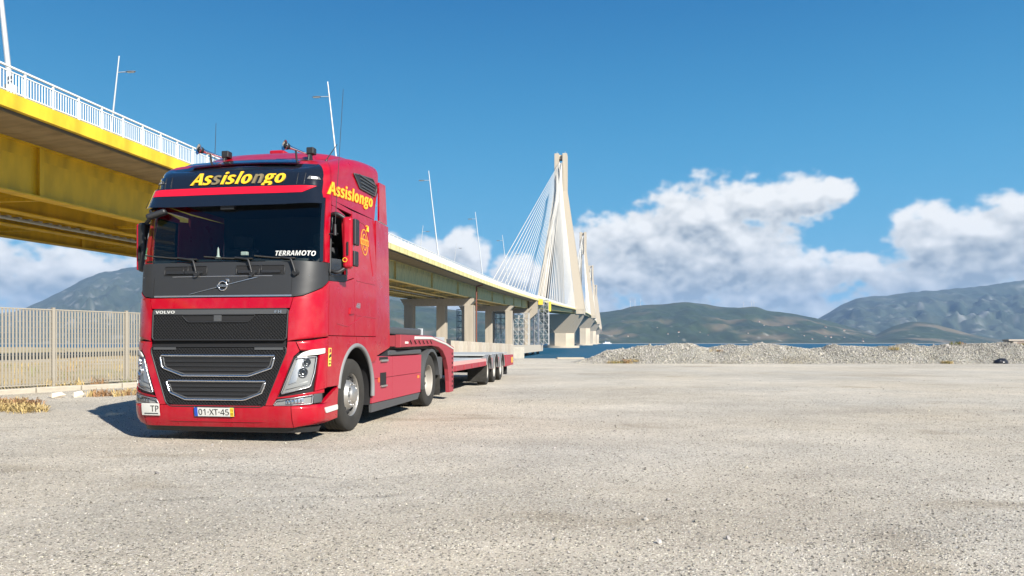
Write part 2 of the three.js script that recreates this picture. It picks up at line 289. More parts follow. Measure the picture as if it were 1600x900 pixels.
hill('hills', [[1180, 531], [1240, 515], [1285, 494], [1320, 474], [1348, 464], [1380, 462], [1430, 456], [1480, 452], [1530, 447], [1580, 440], [1640, 434], [1720, 425], [1820, 420], [1950, 440]], 6200, 4300, 2500, rocky, 1, 8.1, 24);
hill('hills', [[1335, 537], [1370, 522], [1400, 508], [1430, 502], [1455, 504], [1480, 511], [1520, 522], [1570, 531], [1620, 536]], 3600, 2950, 600, forest, 0.6, 5.2, 14);
hill('hills', [[-520, 470], [-300, 440], [-150, 452], [-40, 492], [20, 487], [60, 472], [100, 453], [135, 434], [160, 426], [195, 420], [240, 412], [300, 410], [380, 418], [470, 430], [560, 448], [650, 470], [720, 492], [800, 520]], 5600, 3300, 2200, rocky, 1, 1.7, 24);
struct('shore', [box6(-2600, 3600, SEA - 1, SEA + 1.6, -3080, -2880)], std(0.22, 0.19, 0.14, 1));

// bank of dumped gravel along the far side of the lot
const bankTop = table([[3.9, 0], [4.6, 0.25], [5.9, 0.80], [6.6, 0.86], [7.3, 0.84], [8.2, 1.02], [9.6, 1.17], [10.8, 1.16], [12, 1.02], [14.5, 1.08], [16.5, 1.05], [18, 1.0], [19, 1.02], [19.9, 1.06], [20.8, 0.98], [22, 1.02], [23.4, 1.06], [24.8, 1.17], [27, 1.18], [28.2, 1.10], [29, 1.0], [30.6, 1.0], [33, 1.0], [38, 1.05], [46, 0.9]]);
const bankY = (x, d) => { const H = bankTop(x) * (1 + 0.42 * fbm(x * 0.42, 3.3, 7.1, 3) * sstep(4, 7, x)), t = (d - 42.6 - 0.5 * n3(x * 0.4, 2, 2)) / 2.2, s = t < 1 ? Math.sin(clamp(t) * Math.PI / 2) ** 1.15 : Math.cos(clamp((t - 1) / 2.0) * Math.PI / 2); return H * s + s * (0.30 * fbm(x * 0.7, d * 0.8, 4, 3)) - 0.04; };
{
  const g = grid(420, 60, (i, j) => { const x = 3.7 + 44 * i / 420, d = 42 + 7.4 * j / 60; return { x, y: bankY(x, d), z: -d, u: x / TILE * 2.2, v: d / TILE * 2.2 }; });
  const c = []; for (let i = 0; i < g.attributes.position.count; i++) { const x = g.attributes.position.getX(i), d = -g.attributes.position.getZ(i), v = 0.50 + 0.25 * fbm(x * 0.9, d * 0.9, 5, 3), w = sstep(0.1, 0.4, fbm(x * 0.35, d * 0.5, 17, 3)); c.push(v * (1 + 0.08 * w), v * (1 - 0.02 * w), v * (0.97 - 0.2 * w)); }
  g.setAttribute('color', new THREE.Float32BufferAttribute(c, 3));
  struct('gravel_bank', g, lotMat, 'structure');
  reseed(33);
  scatter('bank_stones', 70000, chipMat, () => { const x = 3.8 + 34 * rnd(), d = 42.3 + 3.6 * rnd(), s = 0.012 + 0.036 * rnd() ** 2.4 + (rnd() < 0.01 ? 0.06 * rnd() : 0); const w = Math.max(sstep(0.1, 0.4, fbm(x * 0.35, d * 0.5, 17, 3)), 0.8 * sstep(23, 30, x) * sstep(-0.2, 0.2, fbm(x * 0.8, d * 0.8, 27, 3))); return { p: V(x, bankY(x, d) + s * 0.3, -d), s, g: (0.20 + 0.30 * rnd()) * (1 - 0.25 * w) }; }, 'stuff', 'loose pale stones covering the gravel bank');
}
// dry grass: bundles of bent blades
const strawA = std(0.42, 0.31, 0.13, 0.9), strawB = std(0.30, 0.17, 0.08, 0.9), weed = std(0.16, 0.17, 0.06, 0.9);
function tuft(list, x, y, d, n, r, h, lean = 0.5) {
  for (let i = 0; i < n; i++) {
    const a = rnd() * 6.28, q = Math.sqrt(rnd()) * r, bx = x + Math.cos(a) * q, bz = -d + Math.sin(a) * q, L = h * (0.5 + 0.7 * rnd()), th = rnd() * 6.28, ln = lean * (0.3 + rnd()), w = 0.004 + 0.006 * rnd();
    const p0 = V(bx, y, bz), p1 = V(bx + Math.cos(th) * L * ln * 0.4, y + L * 0.6, bz + Math.sin(th) * L * ln * 0.4), p2 = V(bx + Math.cos(th) * L * ln, y + L * (1 - 0.3 * ln), bz + Math.sin(th) * L * ln), s = V(-Math.sin(th) * w, 0, Math.cos(th) * w);
    const g = new THREE.BufferGeometry(); g.setAttribute('position', new THREE.Float32BufferAttribute([p0.clone().sub(s), p0.clone().add(s), p1.clone().add(s), p0.clone().sub(s), p1.clone().add(s), p1.clone().sub(s), p1.clone().sub(s), p1.clone().add(s), p2].flatMap((v) => v.toArray()), 3)); list.push(g);
  }
}
reseed(44);
{
  const A = [], B = [], C = [];
  for (let i = 0; i < 60; i++) { const d = 12.9 + 1.9 * rnd(), x = -d * (0.655 + 0.08 * rnd() - 0.02 * rnd() * rnd()); tuft(d < 13.7 || rnd() < 0.3 ? A : B, x, 0, d, 40, 0.24, 0.10 + 0.13 * rnd(), 1.5); }
  for (let i = 0; i < 26; i++) { const d = 17.4 + 8 * rnd(), x = fenceX(d) - 0.1 + 0.35 * rnd(); tuft(rnd() < 0.5 ? A : rnd() < 0.5 ? B : C, x, 0.05, d, 26, 0.16, 0.16 + 0.18 * rnd(), 0.7); }
  for (let i = 0; i < 12; i++) { const d = 16.6 + 0.9 * rnd(), x = -9.3 + (d - 16.6) * 0.5 + 0.8 * (rnd() - 0.5); tuft(rnd() < 0.5 ? A : B, x, 0, d, 34, 0.14, 0.2, 0.9); }
  for (let i = 0; i < 130; i++) { const d = 19 + 50 * rnd() ** 1.6, x = fenceX(Math.min(d, 24)) - 0.8 - 18 * rnd(); tuft(rnd() < 0.7 ? A : rnd() < 0.5 ? B : C, x, 0.05, d, 22, 0.35, 0.3 + 0.3 * rnd(), 0.7); }
  for (const [x, d, n] of [[25.1, 42.6, 7], [6.5, 42.7, 6], [7.0, 43.0, 5], [6.0, 42.8, 5], [22.5, 43.9, 4], [12.1, 44, 3], [26.6, 44.6, 4], [31, 45, 6]]) for (let i = 0; i < n; i++) tuft([A, B, C][Math.floor(rnd() * 3)], x + 0.9 * (rnd() - 0.5), bankY(x, d) + 0.03, d + 0.4 * (rnd() - 0.5), 30, 0.18, 0.22, 0.8);
  struct('dry_grass', A, strawA, 'stuff', 'straw coloured dry grass along the fence and gravel bank'); struct('brown_weeds', B, strawB, 'stuff', 'withered brown weeds among the dry grass'); struct('green_weeds', C, weed, 'stuff', 'low green weeds along the fence foot and gravel bank');
}
// kerb along the fence, stones before it
{
  const k = thing('kerb', 'pale worn concrete kerb running along the foot of the fence', 'kerb');
  for (let d = 13.5; d < 28; d += 1.02) { const a = Math.atan(0.5); part('kerb_stone', rbox(0.24, 0.26, 1.11, 0.025, fenceX(d) + 0.55, -0.01 + 0.008 * rnd(), -d, 0, -a + 0.01 * (rnd() - 0.5), 0), concPale, k); }
  const rock = chip.clone().applyMatrix4(new THREE.Matrix4().makeScale(0.20, 0.10, 0.13)); rock.translate(-10.05, 0.06, -16.35); single('stone', rock, std(0.52, 0.46, 0.38, 0.95), 'wide flat pale stone lying before the kerb', 'stone', 'pale stones by the kerb');
  const rock2 = chip.clone().applyMatrix4(new THREE.Matrix4().makeScale(0.15, 0.11, 0.12)); rock2.translate(-9.72, 0.06, -16.6); single('stone', rock2, std(0.62, 0.58, 0.5, 0.95), 'smaller whiter stone lying before the kerb, nearer the truck', 'stone', 'pale stones by the kerb');
}
// the steel fence: flat uprights on cross rods between posts
{
  const steel = std(0.30, 0.27, 0.22, 0.6, { metalness: 0.1 }), a = Math.atan(0.5), ca = Math.cos(a), sa = Math.sin(a);
  const f = thing('grating_fence', 'beige steel grating fence with flat upright bars left of the truck', 'fence', null, [fenceX(14), 0, -14], -a + Math.PI / 2 * 0);
  // along the fence: local -z; posts every 2.05 m
  const top = 2.06, bot = 0.16, upr = new THREE.BoxGeometry(0.006, top - bot, 0.044), rod = new THREE.BoxGeometry(0.007, 0.006, 2.0), edge = new THREE.BoxGeometry(0.03, 0.03, 2.0), post = new RoundedBoxGeometry(0.07, top + 0.05, 0.07, 1, 0.008), capG = new THREE.BoxGeometry(0.08, 0.012, 0.08);
  upr.rotateY(0); const m = (n, g, x, y, z, par) => { const o = part(n, g, steel, par); o.position.set(x, y, z); return o; };
  for (let k = 0; k < 8; k++) {
    const z0 = -k * 2.05 + 0.55; const p = m('post', post, 0, top / 2 + 0.02, z0, f); m('post_cap', capG, 0, top / 2 + 0.03, 0, p);
    if (k === 7) break;
    for (let i = 1; i < 25; i++) m('upright_bar', upr, 0, (top + bot) / 2, z0 - i * 0.082, f).rotation.y = 0.12;
    for (let i = 0; i < 14; i++) m('cross_rod', rod, 0.004, bot + 0.05 + i * 0.139, z0 - 1.025, f);
    m('edge_rail', edge, 0, bot, z0 - 1.025, f); m('edge_rail', edge, 0, top, z0 - 1.025, f);
  }
}
// low concrete wall of upright panels behind the trailer
{
  const w = thing('concrete_panel_wall', 'low beige wall of upright concrete panels behind the trailer', 'wall');
  const A = V(-6.6, 0, -44), B = V(0.02, 0, -66), n = 27, dir = B.clone().sub(A), L = dir.length() / n, yaw = Math.atan2(dir.x, dir.z);
  reseed(61);
  const mats = [concPale, concrete(0.47, 0.41, 0.34), concrete(0.52, 0.47, 0.40)];
  for (let i = 0; i < n; i++) { const t = (i + 0.5) / n, h = lerp(1.5, 1.06, t) + 0.01 * rnd() + 0.9; const c = A.clone().addScaledVector(dir, t); part('panel', rbox(0.25, h, L - 0.035, 0.02, c.x, h / 2 - 0.9, c.z, 0, yaw, 0), mats[i % 3], w); }
  single('concrete_block', rbox(1.0, 1.15, 0.9, 0.03, 0.62, 0.2, -68.4), concrete(0.6, 0.56, 0.48), 'white concrete block at the end of the panel wall', 'block');
}
// ---------- the bridge ----------
// stations: depth D along the view axis; q metres sideways from the bridge's centre line, towards the lot
const railTop = smoothTable([[-120, 12.9], [0, 13.75], [34, 14.15], [52, 14.42], [95, 15.2], [180, 16.7], [293, 19.7], [450, 24.7], [650, 31.6], [1000, 42], [1210, 46.5], [1500, 50], [1770, 50.5], [2400, 47], [2900, 36]]);
const BX = -41.5, BS = 0.13, BL = Math.hypot(1, BS);
const bp = (D, q, y) => V(BX + BS * D + q / BL, y, -(D - q * BS / BL));          // y above ground
const bf = (D, q, dy) => bp(D, q, railTop(D) - 1.3 + dy);                      // dy from the top of the edge beam
const byaw = -Math.atan(BS);
function sweep(D0, D1, step, section, closed = true) {                          // section: [[q, dy], ...]
  const n = Math.max(1, Math.round((D1 - D0) / step)), m = section.length - (closed ? 0 : 1), list = [];
  for (let k = 0; k < m; k++) { const a = section[k], b = section[(k + 1) % section.length];
    list.push(grid(n, 1, (i, j) => { const D = lerp(D0, D1, i / n), s = j ? b : a, p = bf(D, s[0], s[1]); p.u = D / 4; p.v = (s[0] + s[1]) / 4; return p; })); }
  if (closed) for (const D of [D0, D1]) { const sh = new THREE.ShapeGeometry(new THREE.Shape(section.map(([q, y]) => new THREE.Vector2(q, y)))); list.push(warp(sh, (x, y) => bf(D, x, y))); }
  return merge(list);
}
const rect = (q0, q1, y0, y1) => [[q0, y0], [q1, y0], [q1, y1], [q0, y1]];
const grime = tiled(512, (x, y) => { const s = loopNoise(x, y * 0.4, 5, 5, 4.4), v = 0.90 + 0.42 * s; return [v, v * 0.99, v * 0.97]; });
const boards = tiled(512, (x, y) => { const a = loopNoise(x, y * 0.2, 8, 4, 5.1), b = loopNoise(x, y, 3, 4, 7.7), v = 0.85 + 0.5 * a + 0.35 * b; return [v, v * 0.98, v * 0.95]; });
const paint = (r, g, b, ro = 0.55) => new THREE.MeshStandardMaterial({ color: new THREE.Color().setRGB(r * 0.88, g * 0.88, b * 0.88), roughness: ro, map: grime });
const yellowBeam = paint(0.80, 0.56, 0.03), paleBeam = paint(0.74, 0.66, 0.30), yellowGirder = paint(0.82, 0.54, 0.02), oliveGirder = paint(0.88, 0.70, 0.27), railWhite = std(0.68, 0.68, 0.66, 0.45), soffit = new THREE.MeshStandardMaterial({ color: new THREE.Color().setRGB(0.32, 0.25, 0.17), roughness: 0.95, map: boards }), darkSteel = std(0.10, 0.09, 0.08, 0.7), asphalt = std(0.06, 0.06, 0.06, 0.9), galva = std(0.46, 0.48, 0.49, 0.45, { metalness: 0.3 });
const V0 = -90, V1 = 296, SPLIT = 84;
{
  const v = thing('approach_viaduct', 'yellow steel girder viaduct with concrete deck crossing behind the truck', 'bridge');
  part('deck_slab', sweep(V0, V1, 6, [[13.2, -0.62], [10.9, -0.86], [-6.2, -0.86], [-8.2, -0.62], [-8.2, -0.2], [13.2, -0.2]]), soffit, v);
  part('road_surface', sweep(V0, V1, 8, rect(-7.9, 12.9, -0.196, -0.15)), asphalt, v);
  for (const [D0, D1, edge, web, lab] of [[V0, SPLIT, yellowBeam, yellowGirder, ''], [SPLIT, V1, paleBeam, oliveGirder, ' paler']]) {  // edge beams and girders take a paler, less saturated colour beyond SPLIT
    part('edge_beam', sweep(D0, D1, 6, rect(13.22, 13.5, -0.72, 0)), edge, v, lab ? 'paler yellow edge beam' : 'bright yellow edge beam');
    part('edge_beam', sweep(D0, D1, 6, rect(-8.5, -8.22, -0.72, 0)), edge, v);
    part('drip_rail', sweep(D0, D1, 6, rect(13.02, 13.16, -0.84, -0.64)), darkSteel, v);
    for (const q of [9.6, 4.6, -0.2, -5.6]) {
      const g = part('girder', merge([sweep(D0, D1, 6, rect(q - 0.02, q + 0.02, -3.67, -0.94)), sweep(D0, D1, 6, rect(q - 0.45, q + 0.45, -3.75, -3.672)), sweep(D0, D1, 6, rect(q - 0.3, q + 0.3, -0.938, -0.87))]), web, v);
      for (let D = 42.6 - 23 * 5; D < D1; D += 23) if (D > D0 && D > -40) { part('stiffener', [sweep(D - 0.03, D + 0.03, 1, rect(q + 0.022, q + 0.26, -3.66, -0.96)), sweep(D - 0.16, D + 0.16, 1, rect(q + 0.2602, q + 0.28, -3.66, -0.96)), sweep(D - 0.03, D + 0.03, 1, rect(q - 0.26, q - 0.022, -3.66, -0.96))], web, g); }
    }
    for (let D = D0 < 0 ? 10 : 96; D < D1; D += 11.5) { // cross frames between the girders
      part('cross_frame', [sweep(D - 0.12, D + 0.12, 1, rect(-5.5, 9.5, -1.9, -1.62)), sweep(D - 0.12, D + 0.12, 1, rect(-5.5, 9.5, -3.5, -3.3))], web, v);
    }
  }
  { const bl = [], b0 = new THREE.CylinderGeometry(0.022, 0.022, 0.03, 6).rotateZ(Math.PI / 2); for (const D of [42.6, 19.6]) for (const o of [-0.42, -0.30, 0.30, 0.42]) for (let y = -3.5; y < -1.0; y += 0.13) { const p = bf(D + o, 9.632, y); bl.push(b0.clone().translate(p.x, p.y, p.z)); } part('splice_bolts', bl, yellowGirder, v).userData.kind = 'stuff'; }
  // service cable tray hanging between the girders, with clips
  const tray = part('cable_tray', sweep(-40, 240, 6, rect(1.7, 2.15, -3.72, -3.62)), galva, v);
  for (let D = 22; D < 76; D += 0.9) part('cable_clip', box(0.5, 0.09, 0.30, ...bf(D, 1.93, -3.55).toArray(), 0, byaw, 0), galva, tray);
  // railing
  const rl = thing('bridge_railing', 'white steel railing with upright bars on the near edge of the viaduct', 'railing');
  part('handrail', sweep(V0, V1, 4, rect(13.28, 13.40, 1.22, 1.30)), railWhite, rl);
  part('rail', sweep(V0, V1, 4, rect(13.31, 13.37, 1.02, 1.07)), railWhite, rl);
  part('rail', sweep(V0, V1, 4, rect(13.31, 13.37, 0.10, 0.15)), railWhite, rl);
  const postG = new THREE.BoxGeometry(0.07, 1.24, 0.10), balG = new THREE.BoxGeometry(0.024, 0.90, 0.045), rest = [];
  postG.rotateY(byaw); balG.rotateY(byaw);
  for (let D = 35.6 - 1.8 * 40; D < V1; D += 1.8) {
    const o = part('post', postG, railWhite, rl); o.position.copy(bf(D, 13.34, 0.61));
    for (let k = 1; k < 10; k++) { const d = D + 0.18 * k, q = bf(d, 13.34, 0.58); if (d > 27 && d < 84) { const b = part('baluster', balG, railWhite, rl); b.position.copy(q); } else if (d > 20) rest.push(balG.clone().translate(q.x, q.y, q.z)); }
  }
  part('balusters', rest, railWhite, rl).userData.kind = 'stuff';
  const r2 = thing('bridge_railing', 'white railing on the far edge of the viaduct, glimpsed behind the near railing', 'railing');
  part('handrail', sweep(V0, V1, 4, rect(-8.4, -8.28, 1.22, 1.30)), railWhite, r2); part('rail', sweep(V0, V1, 4, rect(-8.37, -8.31, 1.02, 1.07)), railWhite, r2);
  for (let D = 20; D < V1; D += 3.6) { const o = part('post', postG, railWhite, r2); o.position.copy(bf(D, -8.34, 0.61)); }
}
// traffic sign seen edge-on at the left end of the railing
{
  const s = thing('road_sign', 'dark back of a road sign beside the cropped lamp post above the railing', 'sign', null, bf(34.2, 12.2, 0).toArray(), byaw);
  part('panel', rbox(1.3, 1.0, 0.05, 0.02, 0, 4.3, 0), darkSteel, s); part('pole', bar(V(0, -0.2, 0.06), V(0, 4.8, 0.06), 0.05), galva, s);
}
// lamp posts: leaning poles with an arm over the road
{
  const lampMat = std(0.12, 0.13, 0.14, 0.5);
  const proto = (label) => {
    const t = thing('lamp_post', label, 'lamp post', 'lamp posts along the bridge');
    const lean = 1.8, H = 15.8, X = (y) => -lean * y / H;
    part('base', [new THREE.CylinderGeometry(0.26, 0.26, 0.7, 14).translate(0, 0.35, 0), box(0.7, 0.05, 0.7, 0, 0.02, 0)], railWhite, t);
    part('pole', bar(V(0, 0.4, 0), V(X(H), H, 0), 0.13, 0.06, 14), galva, t);
    const a = 14.2; part('arm', bar(V(X(a), a, 0), V(X(a) - 1.0, a + 0.02, 0), 0.045), galva, t);
    const h = part('lamp_head', (() => { const g = new THREE.SphereGeometry(1, 14, 8); g.scale(0.55, 0.085, 0.17); g.translate(X(a) - 1.4, a + 0.02, 0); return g; })(), lampMat, t);
    part('lens', box(0.7, 0.02, 0.22, X(a) - 1.42, a - 0.065, 0), std(0.6, 0.6, 0.6, 0.2), h);
    return t;
  };
  const near = [[37.0, 'lamp post cropped by the left edge of the picture'], [81.4, 'tall lamp post rising above the red cab roof'], [126.3, 'lamp post standing clear between the cab and the cable tower'], [170, 'second lamp post after the cab, above the viaduct piers'], [213, 'third lamp post after the cab, just before the stay cables'], [257, 'lamp post among the stay cables above the viaduct end']];
  const far = [[71.5, 'lamp post on the far side of the viaduct, top showing above the left railing'], [112, 'far side lamp post, small top showing just right of the cab'], [150, 'far side lamp post, small top beside the lone lamp post'], [190, 'far side lamp post, tiny lamp head above the railing'], [232, 'far side lamp post, tiniest lamp head near the stay cables']];
  let first;
  for (const [D, l] of near) { const o = first ? copy(first, l) : (first = proto(l)); o.position.copy(bf(D, 12.95, -0.15)); o.rotation.y = byaw; }
  for (const [D, l] of far) { const o = copy(first, l); o.position.copy(bf(D, -7.9, -0.15)); o.rotation.y = byaw + Math.PI; }
}
// piers
const pierMat = concrete(0.44, 0.39, 0.32, 0.7);
{
  const labels = { 100: 'viaduct pier hidden mostly behind the red cab', 171: 'viaduct pier with a brown drain pipe down its column', 238: 'middle viaduct pier between the drain pipe and the bridge end', 291: 'last viaduct pier beneath the bridge joint by the scaffolding' };
  for (const D of [34 - 70, 100, 171, 238, 291]) {
    if (!labels[D]) continue;
    const p = thing('viaduct_pier', labels[D], 'pier', 'piers of the viaduct');
    const yT = railTop(D) - 1.3 - 4.0, yB = D > 140 ? 0.3 : -0.2, col = (q, w, n = 'column') => { const c = bp(D, q, 0); return part(n, rbox(w, yT - 1.5 - yB, 2.4, 0.06, c.x, (yT - 1.5 + yB) / 2, c.z, 0, byaw, 0), pierMat, p); };
    for (const q of [9.7, 3.2, -4.4]) { col(q, 2.1); const c = bp(D, q, yT + 0.13); part('bearing', rbox(0.8, 0.24, 0.8, 0.02, c.x, c.y, c.z, 0, byaw, 0), darkSteel, p); }
    const sh = new THREE.Shape([[-6.4, 0], [-5.4, -1.6], [9.9, -1.6], [11.4, 0]].map(([x, y]) => new THREE.Vector2(x, y))), g = new THREE.ExtrudeGeometry(sh, { depth: 2.36, bevelEnabled: false });
    g.translate(0, 0, -1.18); g.rotateY(byaw); const o = bp(D, 0, yT); g.translate(o.x, o.y, o.z); part('cap_beam', g, pierMat, p);
    if (D === 171) { const rust = std(0.16, 0.05, 0.03, 0.7), a = bp(D - 1.5, 11.5, yB), b = bp(D - 1.5, 11.5, railTop(D) - 2.6); part('drain_pipe', [bar(a, b, 0.16), bar(b, bp(D - 1.5, 13.0, railTop(D) - 2.3), 0.16)], rust, p, 'rusty brown drain pipe'); }
    if (D === 291) { const s2 = new THREE.Shape([[10.4, -4.2], [10.4, 3.0], [13.4, 3.0], [13.4, -1.6]].map(([x, y]) => new THREE.Vector2(x, y))), g2 = new THREE.ExtrudeGeometry(s2, { depth: 3.4, bevelEnabled: false }); g2.translate(0, 0, -4.7); g2.rotateY(byaw); g2.translate(o.x, o.y, o.z); part('end_wall', g2, pierMat, p); }
  }
  const pl = [bp(140, -12, 0), bp(140, 14, 0), bp(312, 14, 0), bp(312, -12, 0)];
  const sh = new THREE.Shape(pl.map((p) => new THREE.Vector2(p.x, p.z))), g = new THREE.ExtrudeGeometry(sh, { depth: 2.6, bevelEnabled: false }); g.rotateX(Math.PI / 2); g.translate(0, 0.32, 0);
  const q = thing('pier_platform', 'long pale concrete platform over the water beneath the viaduct piers', 'platform'); part('slab', g, concrete(0.55, 0.50, 0.42, 0.3), q);
  for (let D = 150; D < 312; D += 20) for (const k of [12, 0, -10]) { const c = bp(D, k, 0); part('pile', bar(V(c.x, SEA - 2, c.z), V(c.x, -2.2, c.z), 0.6, 0.6, 10), concDark, q); }
}
// scaffolding and access towers
function scaffold(label, D, q, nx, nz, levels, mat, y0 = 0.32, panels = true) {
  const s = thing('scaffold_tower', label, 'scaffold', 'scaffolding around the viaduct end', bp(D, q, y0).toArray(), byaw), bay = 1.9, lift = 2.0, r = 0.09, W = nx * bay, Dp = nz * bay;
  for (let i = 0; i <= nx; i++) for (let k = 0; k <= nz; k++) part('standard', bar(V(i * bay - W / 2, 0, k * bay - Dp / 2), V(i * bay - W / 2, levels * lift, k * bay - Dp / 2), r, r, 6), mat, s);
  for (let l = 1; l <= levels; l++) {
    for (let k = 0; k <= nz; k++) part('ledger', bar(V(-W / 2, l * lift, k * bay - Dp / 2), V(W / 2, l * lift, k * bay - Dp / 2), r * 0.8, r * 0.8, 6), mat, s);
    for (let i = 0; i <= nx; i++) part('ledger', bar(V(i * bay - W / 2, l * lift, -Dp / 2), V(i * bay - W / 2, l * lift, Dp / 2), r * 0.8, r * 0.8, 6), mat, s);
    for (let i = 0; i < nx; i++) part('brace', bar(V((i + (l & 1)) * bay - W / 2, (l - 1) * lift, Dp / 2), V((i + 1 - (l & 1)) * bay - W / 2, l * lift, Dp / 2), r * 0.7, r * 0.7, 6), mat, s);
    if (panels && l % 2) part('platform', box(W * 0.9, 0.08, Dp * 0.5, 0, l * lift + 0.1, 0), darkSteel, s);
  }
  return s;
}
{
  const blue = std(0.12, 0.15, 0.20, 0.5), grey = std(0.48, 0.48, 0.47, 0.5, { metalness: 0.3 });
  scaffold('tall grey scaffold stair tower standing beside the viaduct end', 303, 14.3, 3, 2, 9, grey);
  scaffold('grey and blue scaffold between the last viaduct pier and the stair tower', 297, 10.6, 3, 2, 7, blue);
  scaffold('scaffold under the deck just before the last viaduct pier', 283, 8.3, 3, 2, 6, grey);
  scaffold('scaffold in shade behind the middle viaduct pier', 285, 1.0, 3, 2, 6, blue);
  scaffold('bluish scaffold left of the drain pipe pier', 250, -7.5, 2, 2, 6, blue);
  const y = std(0.72, 0.52, 0.05, 0.5);
  const a = bp(303, 13.7, 17.4); single('yellow_cabin', rbox(1.7, 2.2, 1.8, 0.05, a.x, a.y, a.z + 3.2, 0, byaw, 0), y, 'yellow box cabin at the top of the scaffold stair tower', 'cabin');
  const b = bp(303, 17.6, 15.8); single('yellow_hoist', rbox(0.9, 4.0, 1.2, 0.05, b.x, b.y, b.z, 0, byaw, 0), y, 'tall yellow hoist panel hanging beside the scaffold stair tower', 'hoist');
  const red = std(0.5, 0.05, 0.03, 0.5); const c = bp(196, 4.6, 0.32); const m = thing('boom_lift', 'small red boom lift parked beneath the viaduct', 'machine', null, c.toArray(), byaw);
  part('chassis', rbox(1.6, 0.8, 2.6, 0.08, 0, 0.9, 0), red, m); part('boom', bar(V(0.3, 1.2, 0), V(1.6, 3.1, 0.3), 0.14), std(0.6, 0.55, 0.5, 0.6), m);
  const wh = new THREE.CylinderGeometry(0.42, 0.42, 0.3, 14); wh.rotateZ(Math.PI / 2); for (const sx of [-0.7, 0.7]) for (const sz of [-0.9, 0.9]) { const w = part('wheel', wh, darkSteel, m); w.position.set(sx, 0.42, sz); }
}
// cable-stayed main bridge
const M0 = 297.5, M1 = 2700;
{
  const d = thing('cable_stayed_deck', 'long pale yellow edged deck hung from the cable towers', 'bridge');
  part('slab', sweep(M0, M1, 24, [[13.2, -0.5], [11.2, -0.9], [-11.2, -0.9], [-13.2, -0.5], [-13.2, -0.1], [13.2, -0.1]]), soffit, d);
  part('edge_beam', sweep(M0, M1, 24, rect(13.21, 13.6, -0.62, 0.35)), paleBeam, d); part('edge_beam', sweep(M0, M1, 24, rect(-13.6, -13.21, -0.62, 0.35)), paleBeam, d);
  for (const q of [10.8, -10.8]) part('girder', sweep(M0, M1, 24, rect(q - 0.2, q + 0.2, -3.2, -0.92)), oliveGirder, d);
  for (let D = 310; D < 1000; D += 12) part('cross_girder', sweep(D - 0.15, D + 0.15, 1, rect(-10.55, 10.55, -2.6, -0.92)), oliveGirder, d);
  part('wind_screen', sweep(M0, M1, 24, rect(13.3, 13.4, 0.352, 1.5)), std(0.62, 0.62, 0.58, 0.5), d); part('wind_screen', sweep(M0, M1, 24, rect(-13.4, -13.3, 0.352, 1.5)), std(0.72, 0.72, 0.68, 0.5), d);
}
const cableMat = std(0.56, 0.53, 0.47, 0.55), towerMat = concrete(0.56, 0.49, 0.39, 0.4), headMat = std(0.85, 0.85, 0.84, 0.5), capMat = towerMat;
function frustum(w0, d0, w1, d1, y0, y1) {                    // square inverted pyramid with cut corners: eight-sided rings
  const ring = (w, d, k, y) => [[1, k], [k, 1], [-k, 1], [-1, k], [-1, -k], [-k, -1], [k, -1], [1, -k]].map(([a, b]) => V(a * w / 2, y, b * d / 2));
  const A = ring(w0, d0, 0.42, y0), B = ring(w1, d1, 0.86, y1), p = []; const tri = (a, b, c) => p.push(...a.toArray(), ...b.toArray(), ...c.toArray());
  for (let i = 0; i < 8; i++) { const j = (i + 1) % 8; tri(A[i], B[i], A[j]); tri(A[j], B[i], B[j]); }
  for (let i = 1; i < 7; i++) { tri(A[0], A[i], A[i + 1]); tri(B[0], B[i + 1], B[i]); }
  const g = new THREE.BufferGeometry(); g.setAttribute('position', new THREE.Float32BufferAttribute(p, 3)); g.computeVertexNormals(); return g;
}
